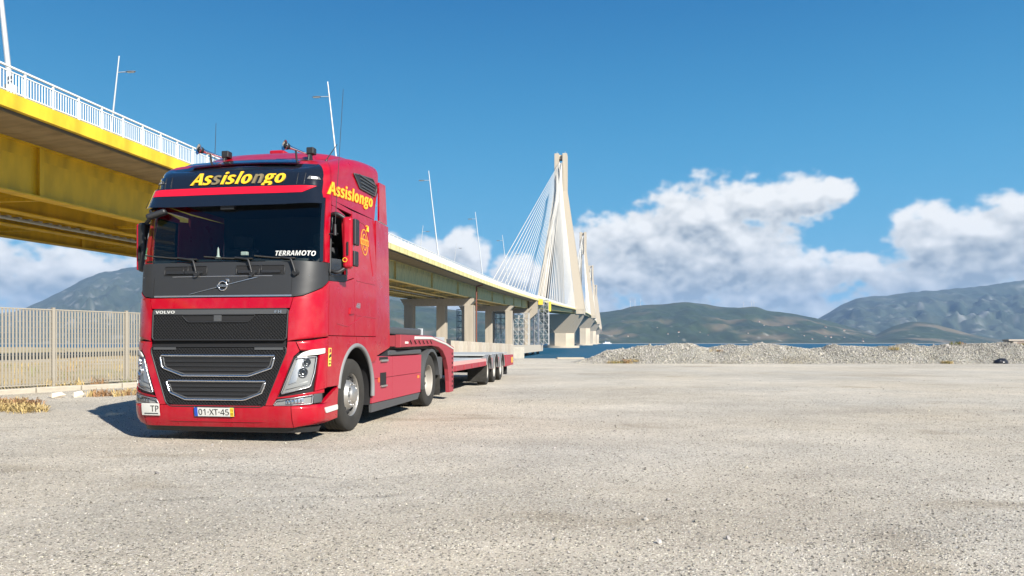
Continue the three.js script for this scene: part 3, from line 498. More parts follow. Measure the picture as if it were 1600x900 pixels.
function tower(label, D, span0, span1, thick) {
  const c = bp(D, 0, 0), t = thing('cable_tower', label, 'bridge tower', 'cable towers of the bridge', [c.x, SEA, c.z], byaw), yd = railTop(D) - 1.3 - SEA, S = (y) => y;
  const capTop = yd - 5.0, capBot = capTop - 15.5 * 0 - Math.min(16, capTop * 0.62);
  const base = part('base_ring', new THREE.CylinderGeometry(16, 16, 2.6, 32).translate(0, 0.6, 0), towerMat, t);
  const oc = new THREE.CylinderGeometry(12.4, 12.4, capBot - 1.9, 8); oc.rotateY(Math.PI / 8); oc.translate(0, (capBot - 1.9) / 2 + 1.9, 0); part('shaft', toCreasedNormals(oc, 0.3), towerMat, t);
  part('capital', toCreasedNormals(frustum(23, 23, 40, 40, capBot, capTop), 0.3), capMat, t);
  for (const s of [-1, 1]) part('cap_beam', box(6.5, 3.6, 41, s * 17.2, capTop + 1.85, 0), towerMat, t);
  const kink = 137 + (yd - 35.0), top = kink + 33;
  const leg = (sx, sz) => { // tapered square leg from the capital corner to the head
    const A = V(sx * 17.2, capTop + 3.6, sz * 17.2), B = V(sx * 3.4, kink, sz * 4.4), w0 = 3.5, w1 = 2.3, p = [], q = (P, w, a, b) => [P.x + a * w, P.y, P.z + b * w], tri = (...v) => v.forEach((k) => p.push(...k));
    const cs = [[1, 1], [1, -1], [-1, -1], [-1, 1]]; for (let i = 0; i < 4; i++) { const [a, b] = cs[i], [e, f] = cs[(i + 1) % 4]; tri(q(A, w0, a, b), q(A, w0, e, f), q(B, w1, a, b)); tri(q(A, w0, e, f), q(B, w1, e, f), q(B, w1, a, b)); }
    const g = new THREE.BufferGeometry(); g.setAttribute('position', new THREE.Float32BufferAttribute(p, 3)); g.computeVertexNormals(); part('leg', g, towerMat, t);
  };
  for (const sx of [-1, 1]) for (const sz of [-1, 1]) leg(sx, sz);
  for (const sx of [-1, 1]) part('head_column', rbox(4.0, top - kink + 1, 12.6, 0.2, sx * 3.5, (top + kink) / 2 - 0.5, 0), towerMat, t);
  part('head_core', box(2.6, top - kink - 6, 8.5, 0, (top + kink) / 2 - 5, 0), headMat, t, 'white steel anchor core between the head columns');
  part('cross_beam', box(2.98, 3.6, 7, 0, top - 2.6, 0), towerMat, t);
  for (const sx of [-1, 1]) part('mast', bar(V(sx * 3.5, top, 0), V(sx * 3.5, top + 3, 0), 0.15), galva, t);
  // stay cables: two planes, fanning both ways
  const n = 23, cg = new THREE.CylinderGeometry(thick, thick, 1, 5, 1, true);
  for (const dir of [-1, 1]) for (const sx of [-1, 1]) for (let k = 1; k <= n; k++) {
    const along = dir * lerp(14, dir < 0 ? span0 : span1, k / n), Dk = D + along / BL * 1.0, low = bp(Dk, sx * 13.0, railTop(Dk) - 0.9), up = V(sx * 0.9, kink + 1 + (top - kink - 8) * (k / n), dir * -3.6);
    const a = low.sub(V(c.x, SEA, c.z)); a.applyAxisAngle(V(0, 1, 0), -byaw);
    const d = up.clone().sub(a), m = part('stay_cable', cg, cableMat, t); m.position.copy(a).add(up).multiplyScalar(0.5); m.scale.set(1, d.length(), 1); m.quaternion.setFromUnitVectors(V(0, 1, 0), d.normalize());
  }
}
tower('nearest and tallest concrete cable tower with a fan of white stays', 650, 335, 278, 0.20);
tower('second concrete cable tower, half hidden right behind the tallest one', 1210, 272, 278, 0.14);
tower('third concrete cable tower, only its tip showing past the second', 1770, 272, 278, 0.16);
tower('farthest cable tower, hidden behind the other three', 2330, 272, 278, 0.2);
// far shore: wind turbines, houses, boats
{
  const white = std(0.5, 0.5, 0.5, 0.6);
  const turbine = (label) => { const t = thing('wind_turbine', label, 'wind turbine', 'wind turbines on the far ridge'); part('mast', bar(V(0, 0, 0), V(0, 32, 0), 1.1, 0.7, 8), white, t); part('nacelle', rbox(1.8, 1.8, 4, 0.4, 0, 33, 0), white, t); for (let k = 0; k < 3; k++) { const a = k * 2.094 + 0.4; part('blade', bar(V(0, 33, 2), V(Math.sin(a) * 15, 33 + Math.cos(a) * 15, 2), 0.6, 0.25, 6), white, t); } return t; };
  const spots = [[985, 479, 'leftmost wind turbine on the green ridge'], [992, 478.5, 'second wind turbine from the left on the green ridge'], [1001, 478, 'third wind turbine from the left on the green ridge'], [1162, 480.5, 'first wind turbine right of the ridge summit'], [1174, 480, 'middle wind turbine of the three right of the summit'], [1178, 480, 'last wind turbine of the three right of the summit']];
  let t0; for (const [x, y, l] of spots) { const o = t0 ? copy(t0, l) : (t0 = turbine(l)); o.position.copy(at(x, y + 2, 3895)); o.rotation.y = x; }
  reseed(71);
  const wall = [std(0.40, 0.37, 0.32, 0.8), std(0.6, 0.5, 0.4, 0.8)], roofM = std(0.35, 0.12, 0.06, 0.8), roofG = new THREE.ConeGeometry(9, 4, 4); roofG.rotateY(Math.PI / 4);
  const house = () => { const h = thing('house', 'tiny pale house scattered on the lower slope of the far green hill', 'house', 'houses on the far hillside'); part('wall', box(12, 7, 10, 0, 3.5, 0), wall[0], h); part('roof', roofG.clone().translate(0, 9.02, 0), roofM, h); return h; };
  let h0; const foot = slopes[0].attributes.position; for (let i = 0; i < 30; i++) { let v; do v = Math.floor(rnd() * foot.count); while (!(foot.getY(v) > 2 && foot.getY(v) < 20 + 130 * rnd() && -foot.getZ(v) < 3700 && foot.getX(v) > 330)); const o = h0 ? copy(h0, h0.userData.label) : (h0 = house()); o.position.set(foot.getX(v), foot.getY(v) - 1, foot.getZ(v)); o.rotation.y = rnd() * 6; const s = 0.25 + 0.35 * rnd(); o.scale.set(s * (1 + rnd()), s, s); }
  const boatG = new THREE.BoxGeometry(22, 5, 7); const bo = (x, y, d, label) => { const b = thing('ferry', label, 'boat', null, [(x - 800) / F * d, SEA, -d], 0.3); part('hull', rbox(30, 3, 8, 0.8, 0, 1.5, 0), white, b); part('deckhouse', rbox(17, 3, 6, 0.5, 2, 4.52, 0), white, b); part('funnel', rbox(2, 2.5, 1.6, 0.3, -4, 7.2, 0), std(0.1, 0.2, 0.45, 0.6), b); };
  bo(948, 538, 2300, 'small white ferry on the water right of the far tower base'); 
  const st = thing('stone_wall', 'low ruined stone wall with openings at the right end of the gravel bank', 'wall', null, [31.6, 0.86, -47.4], 0);
  const sm = [std(0.20, 0.16, 0.14, 0.95), std(0.27, 0.22, 0.19, 0.95), std(0.33, 0.29, 0.25, 0.95)];
  reseed(81);
  for (let r = 0; r < 4; r++) for (let i = 0; i < 15; i++) { const x = i * 0.5 + (r & 1) * 0.22 - (i === 0 ? -r * 0.08 : 0); if (r === 1 || r === 2) if (i % 4 === 2) continue; part('stone', rbox(0.48, 0.2, 0.5 + 0.05 * rnd(), 0.04, x, -0.3 + r * 0.21 + 0.02 * rnd(), 0.04 * rnd()), sm[Math.floor(rnd() * 3)], st); }
  part('coping', rbox(7.4, 0.12, 0.62, 0.03, 3.6, 0.50, 0), sm[2], st); part('backing', rbox(7.2, 0.8, 0.2, 0.02, 3.6, 0.03, -0.24), sm[0], st);
  const bag = new THREE.SphereGeometry(1, 30, 20); warp(bag, (x, y, z) => { const f = 1 + 0.22 * fbm(x * 2.2, y * 2.2, z * 2.2, 3); return V(x * 0.40 * f, Math.max(-0.05, y) * 0.28 * f * (1 + 0.2 * x), z * 0.30 * f); }); bag.translate(28.1, 0.03, -42.7);
  single('rubbish_bag', toCreasedNormals(mergeVertices(bag), 0.4), phy(0.012, 0.013, 0.018, 0.35), 'black plastic rubbish bag lying at the foot of the gravel bank', 'bag');
}
scene.fog = new THREE.FogExp2(new THREE.Color(0.38, 0.62, 1.0), 0.00006);
// ---------- the tractor unit ----------
// truck axes: x sideways (towards the driver's door seen in the picture), y up, z forward; u = -z runs back from the bumper
const dust = tiled(512, (x, y) => { const v = 0.40 + 0.55 * loopNoise(x, y, 4, 5, 9.2); return [0, clamp(v, 0.16, 0.75), 0]; });
const film = tiled(512, (x, y) => { const a = loopNoise(x, y, 5, 5, 2.9), s = loopNoise(x, y * 0.3, 11, 3, 5.3), k = clamp(0.10 + 0.8 * a + 0.7 * s) * 0.16 + (n3(x * 170, y * 170, 3) > 0.66 ? 0.10 : 0); return [lerp(0.325, 0.30, k), lerp(0.003, 0.17, k), lerp(0.014, 0.15, k)]; });   // road film and specks
const redPaint = phy(1, 1, 1, 1.0, { map: film, roughnessMap: dust, clearcoat: 0.6, clearcoatRoughness: 0.07, ior: 1.45, specularIntensity: 0.5 });
const dustyRed = phy(0.33, 0.024, 0.044, 0.55, { clearcoat: 0.25, clearcoatRoughness: 0.4 });
const fadedRed = std(0.27, 0.030, 0.042, 0.6), paleRed = std(0.50, 0.27, 0.25, 0.6);
const blackGloss = phy(0.008, 0.009, 0.012, 0.12, { clearcoat: 1, clearcoatRoughness: 0.06 }), blackPlastic = std(0.015, 0.0155, 0.017, 0.5), gap = std(0.006, 0.006, 0.007, 0.8), greyPlastic = std(0.055, 0.057, 0.06, 0.55), archGrey = std(0.17, 0.173, 0.177, 0.6), chrome = std(0.75, 0.75, 0.76, 0.2, { metalness: 1 }), satin = std(0.55, 0.55, 0.56, 0.35, { metalness: 0.9 }), alu = std(0.40, 0.39, 0.37, 0.40, { metalness: 0.75 });
const lampSilver = std(0.22, 0.22, 0.215, 0.3), rubber = new THREE.MeshStandardMaterial({ color: new THREE.Color().setRGB(0.030, 0.029, 0.027), roughness: 0.9, map: tiled(256, (x, y) => { const v = 0.7 + 0.7 * loopNoise(x, y, 6, 5, 6.6); return [v, v * 0.96, v * 0.88]; }) }), white = std(0.50, 0.50, 0.47, 0.5), whitePrint = std(0.48, 0.48, 0.46, 0.6), yellowPrint = std(0.72, 0.42, 0.02, 0.5), dimYellow = std(0.60, 0.28, 0.03, 0.6), orangePrint = std(0.62, 0.10, 0.01, 0.5), blackPrint = std(0.01, 0.01, 0.01, 0.6);
const glass = phy(0.68, 0.76, 0.74, 0.0, { transmission: 1, thickness: 0, ior: 1.5 }), clearGlass = phy(0.95, 0.96, 0.96, 0.02, { transmission: 1, thickness: 0, ior: 1.5 }), darkGlass = phy(0.012, 0.014, 0.015, 0.05, { clearcoat: 1 });
const sideGlass = phy(0.10, 0.11, 0.11, 0.0, { transmission: 1, thickness: 0, ior: 1.5 }), fabric = std(0.045, 0.046, 0.052, 0.95);
const TURN = -9.1 * Math.PI / 180;
const truck = thing('tractor_unit', 'red tractor unit with black sun visor and yellow lettering, parked on the gravel', 'truck', null, [-3.63, 0, -9.065], TURN);

// the nose as a surface: s runs round the front from the middle, w is height
const u0 = smoothTable([[0.18, 0.07], [0.30, 0.02], [0.45, 0], [0.7, 0.015], [1.0, 0.035], [1.2, 0.05], [1.63, 0.09], [1.80, 0.115], [2.05, 0.15], [2.25, 0.185], [2.95, 0.34], [3.15, 0.39], [3.35, 0.45], [3.5, 0.55], [4.0, 0.75]]);
const half = smoothTable([[0.18, 1.22], [0.35, 1.25], [1.9, 1.25], [2.3, 1.243], [3.0, 1.215], [3.5, 1.18], [4.0, 1.17]]);
const cornerR = smoothTable([[0.2, 0.34], [1.2, 0.36], [1.8, 0.33], [2.3, 0.27], [2.95, 0.24], [3.15, 0.29], [4, 0.30]]);
const SAG = 0.055;
function nose(s, w, o = 0, inset = 0) {
  const b = half(w) - inset, R = Math.max(0.03, cornerR(w) - inset), U = u0(w) + inset, k = Math.sign(s) || 1, q = Math.abs(s), s1 = b - R, s2 = s1 + R * Math.PI / 2;
  let v, u, nx, nu;
  if (q <= s1) { v = q; u = U; nx = 0; nu = -1; } else if (q <= s2) { const a = (q - s1) / R; v = s1 + R * Math.sin(a); u = U + R * (1 - Math.cos(a)); nx = Math.sin(a); nu = -Math.cos(a); } else { v = b; u = U + R + q - s2; nx = 1; nu = 0; }
  u += SAG * Math.min(1, v / b) ** 2;
  return V(k * (v + nx * o), w, -(u + nu * o));
}
const noseEnd = (w) => half(w) - cornerR(w) + cornerR(w) * Math.PI / 2, sideStart = (w) => u0(w) + cornerR(w) + SAG;   // where the nose meets the flat side: in s, in u
const side = (k) => (u, w, o = 0) => V(k * (half(w) + o), w, -u);
function panel(map, pts, off, th, cell = 0.07) {              // a plate with edges, cut from a surface by a polygon whose rows are single spans
  const all = pts.map((p) => p[1]).sort((a, b) => a - b), L = [], rows = []; for (const w of all) if (!L.length || w - L[L.length - 1] > 1e-4) L.push(w); if (all[all.length - 1] > L[L.length - 1]) L[L.length - 1] = all[all.length - 1];
  for (let i = 0; i < L.length - 1; i++) { const n = Math.max(1, Math.ceil((L[i + 1] - L[i]) / cell)); for (let k = 0; k < n; k++) rows.push(lerp(L[i], L[i + 1], k / n)); } rows.push(L[L.length - 1]);
  const span = (w, tilt) => { let a = 1e9, b = -1e9; const y = clamp(w + tilt, L[0], L[L.length - 1]); for (let i = 0; i < pts.length; i++) { const [x0, y0] = pts[i], [x1, y1] = pts[(i + 1) % pts.length]; if ((y0 - y) * (y1 - y) > 1e-12) continue; const xs = Math.abs(y1 - y0) < 1e-7 ? [x0, x1] : [x0 + (x1 - x0) * clamp((y - y0) / (y1 - y0))]; for (const x of xs) { a = Math.min(a, x); b = Math.max(b, x); } } return [a, b]; };
  const spans = rows.map((w) => span(w, 0)), wide = Math.max(...spans.map(([a, b]) => b - a)), nc = Math.max(1, Math.ceil(wide / cell)), nr = rows.length - 1;
  const f = (o) => (i, j) => { const [a, b] = spans[i], s = lerp(a, b, j / nc); const q = map(s, rows[i], o); q.u = s; q.v = rows[i]; return q; };
  const list = [grid(nr, nc, f(off))]; if (!th) return list[0];
  list.push(grid(nr, nc, f(off - th)));
  for (const j of [0, nc]) list.push(grid(nr, 1, (i, k) => f(k ? off - th : off)(i, j)));
  for (const i of [0, nr]) list.push(grid(1, nc, (k, j) => f(k ? off - th : off)(i, j)));
  return merge(list);
}
function roundPoly(pts, r, n = 4) { const out = []; const m = pts.length; for (let i = 0; i < m; i++) { const P = pts[i], A = pts[(i + m - 1) % m], B = pts[(i + 1) % m], da = Math.hypot(A[0] - P[0], A[1] - P[1]), db = Math.hypot(B[0] - P[0], B[1] - P[1]), k = Math.min(r, da / 2.1, db / 2.1); const a = [P[0] + (A[0] - P[0]) * k / da, P[1] + (A[1] - P[1]) * k / da], b = [P[0] + (B[0] - P[0]) * k / db, P[1] + (B[1] - P[1]) * k / db]; for (let t = 0; t <= n; t++) { const q = t / n; out.push([(1 - q) ** 2 * a[0] + 2 * q * (1 - q) * P[0] + q * q * b[0], (1 - q) ** 2 * a[1] + 2 * q * (1 - q) * P[1] + q * q * b[1]]); } } return out; }
function frameStrip(map, pts, r, o, seg = 6) {                // a round bead following a closed line on a surface
  const line = []; for (let i = 0; i < pts.length; i++) { const a = pts[i], b = pts[(i + 1) % pts.length], n = Math.max(1, Math.ceil(Math.hypot(b[0] - a[0], b[1] - a[1]) / 0.12)); for (let k = 0; k < n; k++) line.push(map(lerp(a[0], b[0], k / n), lerp(a[1], b[1], k / n), o)); }
  return new THREE.TubeGeometry(new THREE.CatmullRomCurve3(line, true, 'catmullrom', 0.1), line.length * 2, r, seg, true);
}
const stripOn = (map, pts, r, o, seg = 6) => new THREE.TubeGeometry(new THREE.CatmullRomCurve3(pts.map(([a, b]) => map(a, b, o)), false, 'catmullrom', 0.2), pts.length * 6, r, seg, false);
const mirrorX = (g) => { const h = g.index ? g.toNonIndexed() : g.clone(); h.scale(-1, 1, 1); const p = h.attributes.position; for (const k of Object.keys(h.attributes)) { const a = h.attributes[k], n = a.itemSize; for (let i = 0; i < a.count; i += 3) for (let c = 0; c < n; c++) { const t = a.array[(i + 1) * n + c]; a.array[(i + 1) * n + c] = a.array[(i + 2) * n + c]; a.array[(i + 2) * n + c] = t; } } return h; };

// inner shell behind the panel joints
{
  const w0 = 0.34, w1 = 2.20, nR = 26, nS = 40;
  const g1 = grid(nR, nS, (i, j) => { const w = lerp(w0, w1, i / nR), s = lerp(-1, 1, j / nS) * noseEnd(w); return nose(s, w, -0.03); });
  part('body_shell', g1, gap, truck);
  part('firewall', box6(-1.2, 1.2, 0.6, 1.35, -2.3, -2.24), gap, truck); part('cab_floor', box6(-1.19, 1.19, 1.24, 1.30, -2.24, -0.42), gap, truck);
  part('cab_back_wall', box6(-1.19, 1.19, 1.30, 3.55, -2.30, -2.25), fabric, truck);
}
// bumper
const bumperEnd = (w) => noseEnd(w) + (0.80 - sideStart(w));
{
  const b = part('bumper', panel(nose, [[-0.97, 0.19], [0.97, 0.19], [0.97, 0.455], [0.62, 0.455], [-0.62, 0.455], [-0.97, 0.455]], 0.012, 0.05, 0.05), redPaint, truck);
  for (const k of [1, -1]) {
    const pts = [[k * 0.978, 0.19], [k * bumperEnd(0.25), 0.25], [k * bumperEnd(0.66), 0.655], [k * bumperEnd(0.62) - k * 0.30, 0.545], [k * 1.36, 0.472], [k * 0.978, 0.455]];
    part('bumper_corner', panel(nose, pts, 0.012, 0.05, 0.04), redPaint, truck);
    part('bumper_reflector', panel(nose, roundPoly([[k * (bumperEnd(0.4) - 0.42), 0.345], [k * (bumperEnd(0.4) - 0.04), 0.36], [k * (bumperEnd(0.4) - 0.04), 0.425], [k * (bumperEnd(0.4) - 0.44), 0.415]], 0.02), 0.022, 0.012, 0.05), white, truck, 'white side marker on the bumper end');
  }
  part('bumper_crease', stripOn(nose, [[-1.5, 0.275], [-1.2, 0.265], [-0.6, 0.26], [0, 0.26], [0.6, 0.26], [1.2, 0.265], [1.5, 0.275]], 0.006, 0.013), redPaint, b);
  part('air_dam', panel(nose, [[-1.30, 0.12], [1.30, 0.12], [1.38, 0.188], [-1.38, 0.188]], -0.03, 0.02), blackPlastic, truck);
}
// grilles
const lowG = roundPoly([[-0.60, 0.44], [0.60, 0.44], [0.66, 0.48], [0.895, 1.10], [0.895, 1.175], [-0.895, 1.175], [-0.895, 1.10], [-0.66, 0.48]], 0.03);
const upG = roundPoly([[-0.89, 1.255], [0.89, 1.255], [0.90, 1.635], [-0.90, 1.635]], 0.03);
const hexes = (poly, holes, o, name, mat, parent) => {        // honeycomb net: raised rounded cells in staggered rows
  const list = [], cell = new THREE.TorusGeometry(0.0125, 0.0042, 3, 6); cell.scale(1.5, 0.82, 1);
  const inside = (x, y, pl) => { let c = false; for (let i = 0, j = pl.length - 1; i < pl.length; j = i++) if ((pl[i][1] > y) !== (pl[j][1] > y) && x < (pl[j][0] - pl[i][0]) * (y - pl[i][1]) / (pl[j][1] - pl[i][1]) + pl[i][0]) c = !c; return c; };
  let r = 0; for (let y = Math.min(...poly.map((p) => p[1])) + 0.016; y < Math.max(...poly.map((p) => p[1])) - 0.012; y += 0.0215, r++) for (let x = -0.9 + (r & 1) * 0.021; x < 0.9; x += 0.042) {
    if (!inside(x - 0.018, y, poly) || !inside(x + 0.018, y, poly) || holes.some((h) => inside(x, y, h))) continue;
    const p = nose(x, y, o), g = cell.clone(); g.rotateX(-0.08); g.translate(p.x, p.y, p.z); list.push(g);
  }
  const m = part(name, list, mat, parent); m.userData.kind = 'stuff'; return m;
};
{
  const ug = part('upper_grille', panel(nose, upG, 0.0, 0.02, 0.06), gap, truck);
  part('grille_header', panel(nose, roundPoly([[-0.885, 1.572], [0.885, 1.572], [0.89, 1.63], [-0.89, 1.63]], 0.015), 0.018, 0.016), greyPlastic, ug);
  const slot = roundPoly([[-0.40, 1.475], [0.40, 1.475], [0.50, 1.565], [-0.50, 1.565]], 0.02);
  part('intake_slot', panel(nose, slot, 0.006, 0.004), gap, ug); part('slot_rim', frameStrip(nose, slot, 0.008, 0.012), blackPlastic, ug);
  part('radar_cover', panel(nose, [[-0.05, 1.485], [0.05, 1.485], [0.05, 1.56], [-0.05, 1.56]], 0.018, 0.012), greyPlastic, ug);
  hexes(upG, [slot, [[-0.9, 1.562], [0.9, 1.562], [0.9, 1.7], [-0.9, 1.7]]], 0.006, 'honeycomb_net', blackPlastic, ug);
  part('grille_rim', frameStrip(nose, upG, 0.012, 0.006), blackPlastic, ug);
  part('maker_lettering', warp(lettering('VOLVO', 0.036, 0.004, { width: 0.27 }), (x, y, z) => nose(-0.72 + x, 1.583 + y, 0.02 + z)), whitePrint, ug);
  part('model_lettering', warp(lettering('FH', 0.034, 0.004, { width: 0.085 }), (x, y, z) => nose(0.78 + x, 1.584 + y, 0.02 + z)), satin, ug);
  const lg = part('lower_grille', panel(nose, lowG, 0.0, 0.02, 0.06), gap, truck);
  const A = [[-0.44, 0.815], [0.44, 0.815], [0.73, 0.915], [0.765, 1.065], [-0.765, 1.065], [-0.73, 0.915]], B = [[-0.39, 0.525], [0.39, 0.525], [0.61, 0.61], [0.665, 0.755], [-0.665, 0.755], [-0.61, 0.61]];
  hexes(lowG, [A, B], 0.006, 'honeycomb_net', blackPlastic, lg);
  part('grille_rim', frameStrip(nose, lowG, 0.010, 0.006), blackPlastic, lg);
  for (const P of [A, B]) {
    const y0 = P[0][1], y1 = P[3][1], op = part('grille_opening', panel(nose, P, 0.004, 0.002), gap, lg);
    const inn = (k) => P.map(([x, y]) => [x * (1 - k), lerp(y, (y0 + y1) / 2, k * 2.6)]);
    part('chrome_frame', frameStrip(nose, inn(0.005), 0.0135, 0.016), chrome, op); part('frame_lining', frameStrip(nose, inn(0.055), 0.010, 0.008), greyPlastic, op);
    for (const t of [0.28, 0.50, 0.72]) { const y = lerp(y0, y1, t), x = t < 0.45 ? lerp(P[1][0], P[2][0], (y - P[1][1]) / (P[2][1] - P[1][1])) : P[3][0]; part('slat', panel(nose, [[-x * 0.92, y - 0.011], [x * 0.92, y - 0.011], [x * 0.92, y + 0.011], [-x * 0.92, y + 0.011]], 0.014, 0.012), blackPlastic, op); }
  }
  for (const k of [-1, 1]) part('tow_eye_cover', (() => { const g = new THREE.CylinderGeometry(0.022, 0.022, 0.012, 14); g.rotateX(Math.PI / 2); const p = nose(k * 0.585, 0.495, 0.01); g.translate(p.x, p.y, p.z); return g; })(), gap, lg);
  part('service_flap', panel(nose, [[-0.86, 1.135], [-0.55, 1.135], [-0.55, 1.165], [-0.86, 1.165]], 0.018, 0.012), greyPlastic, lg); part('service_flap', panel(nose, [[0.50, 1.135], [0.86, 1.135], [0.86, 1.165], [0.50, 1.165]], 0.018, 0.012), greyPlastic, lg);
}
// red nose panels
{
  const e = (w) => noseEnd(w) - 0.004;
  const fp = part('front_panel', panel(nose, [[-0.92, 1.645], [0.92, 1.645], [0.95, 1.775], [-0.95, 1.775]], 0.012, 0.03), redPaint, truck);
  for (const k of [1, -1]) {
    part('corner_panel', panel(nose, [[k * 0.912, 1.245], [k * e(1.28), 1.30], [k * e(1.5), 1.5], [k * e(1.75), 1.75], [k * e(1.97), 1.985], [k * 1.30, 1.90], [k * 1.06, 1.79], [k * 0.958, 1.775], [k * 0.93, 1.645], [k * 0.912, 1.6]].map(([a, b]) => [a, b]), 0.012, 0.03, 0.045), redPaint, truck);
    // around the lamp: strip inside, strip outside, wing above
    part('lamp_surround', panel(nose, [[k * 0.66, 0.462], [k * 0.75, 0.462], [k * 0.80, 0.565], [k * 0.985, 1.055], [k * 1.05, 1.12], [k * 1.0, 1.235], [k * 0.912, 1.235], [k * 0.905, 1.10]], 0.012, 0.03, 0.03), redPaint, truck);
    part('wing_corner', panel(nose, [[k * 1.245, 0.63], [k * e(0.62), 0.66], [k * e(0.9), 0.9], [k * e(1.28), 1.285], [k * 1.01, 1.235], [k * 1.06, 1.125], [k * 1.395, 1.165], [k * 1.395, 1.085], [k * 1.30, 1.07], [k * 1.275, 0.85], [k * 1.25, 0.69]], 0.012, 0.03, 0.03), redPaint, truck);
    part('lamp_sill', panel(nose, [[k * 0.80, 0.560], [k * 1.40, 0.645], [k * 1.40, 0.60], [k * 0.78, 0.50 + 0.045]], 0.010, 0.03, 0.03), redPaint, truck);
    // headlamp
    const L = roundPoly([[k * 0.845, 0.60], [k * 1.185, 0.685], [k * 1.235, 0.86], [k * 1.262, 1.055], [k * 1.01, 1.035]], 0.02);
    const hl = part('headlight', panel(nose, L, -0.022, 0.004, 0.04), lampSilver, truck);
    part('lens', panel(nose, L, 0.016, 0, 0.04), clearGlass, hl); part('bezel', frameStrip(nose, L, 0.006, 0.006), satin, hl);
    const lens = (s, w, r, depth, n, mat) => { const g = new THREE.LatheGeometry([[0, 0], [r * 0.5, 0.004], [r * 0.8, 0.016], [r, 0.034], [r * 1.1, 0.034], [r * 1.12, 0]].map(([a, b]) => new THREE.Vector2(a, b)), 22); g.rotateX(Math.PI / 2); const p = nose(s, w, -depth), q = nose(s, w, 0); const a = Math.atan2(q.x - p.x, q.z - p.z); g.rotateY(a); g.translate(p.x, p.y, p.z); part(n, g, mat, hl); const b = new THREE.SphereGeometry(r * 0.55, 16, 12); const c = nose(s, w, -depth + 0.012); b.translate(c.x, c.y, c.z); part('projector', b, darkGlass, hl); };
    lens(k * 1.10, 0.865, 0.052, 0.020, 'reflector', chrome); lens(k * 1.14, 0.985, 0.044, 0.020, 'reflector', chrome);
    part('inner_trim', panel(nose, [[k * 0.90, 0.655], [k * 1.16, 0.715], [k * 1.17, 0.755], [k * 0.93, 0.70]], -0.006, 0.008, 0.03), lampSilver, hl); part('inner_trim', panel(nose, [[k * 0.93, 0.715], [k * 1.02, 0.745], [k * 1.10, 1.02], [k * 1.03, 1.02]], -0.012, 0.006, 0.03), satin, hl);
    part('daylight_strip', panel(nose, roundPoly([[k * 1.02, 1.045], [k * 1.27, 1.075], [k * 1.385, 1.092], [k * 1.385, 1.155], [k * 1.18, 1.135], [k * 1.08, 1.10]], 0.012), 0.018, 0.02, 0.03), white, hl, 'white daylight strip over the headlight');
    // fog lamp
    const Fg = roundPoly([[k * 0.755, 0.462], [k * 1.215, 0.478], [k * 1.225, 0.585], [k * 0.80, 0.528]], 0.012), fl = part('fog_lamp', panel(nose, Fg, -0.022, 0.004, 0.04), lampSilver, truck);
    part('lens', panel(nose, Fg, 0.014, 0, 0.04), clearGlass, fl); part('bezel', frameStrip(nose, Fg, 0.006, 0.006), satin, fl); part('reflector', panel(nose, [[k * 0.90, 0.475], [k * 1.12, 0.48], [k * 1.12, 0.555], [k * 0.90, 0.53]], -0.014, 0.01, 0.03), chrome, fl);
    for (let i = 0; i < 5; i++) part('reflector_rib', panel(nose, [[k * (0.92 + i * 0.04), 0.478], [k * (0.932 + i * 0.04), 0.478], [k * (0.932 + i * 0.04), 0.535], [k * (0.92 + i * 0.04), 0.535]], -0.006, 0.008), greyPlastic, fl);
    part('corner_step', panel(nose, [[k * 1.235, 0.482], [k * 1.36, 0.486], [k * 1.365, 0.612], [k * 1.235, 0.59]], 0.004, 0.02, 0.03), greyPlastic, truck);
  }
}
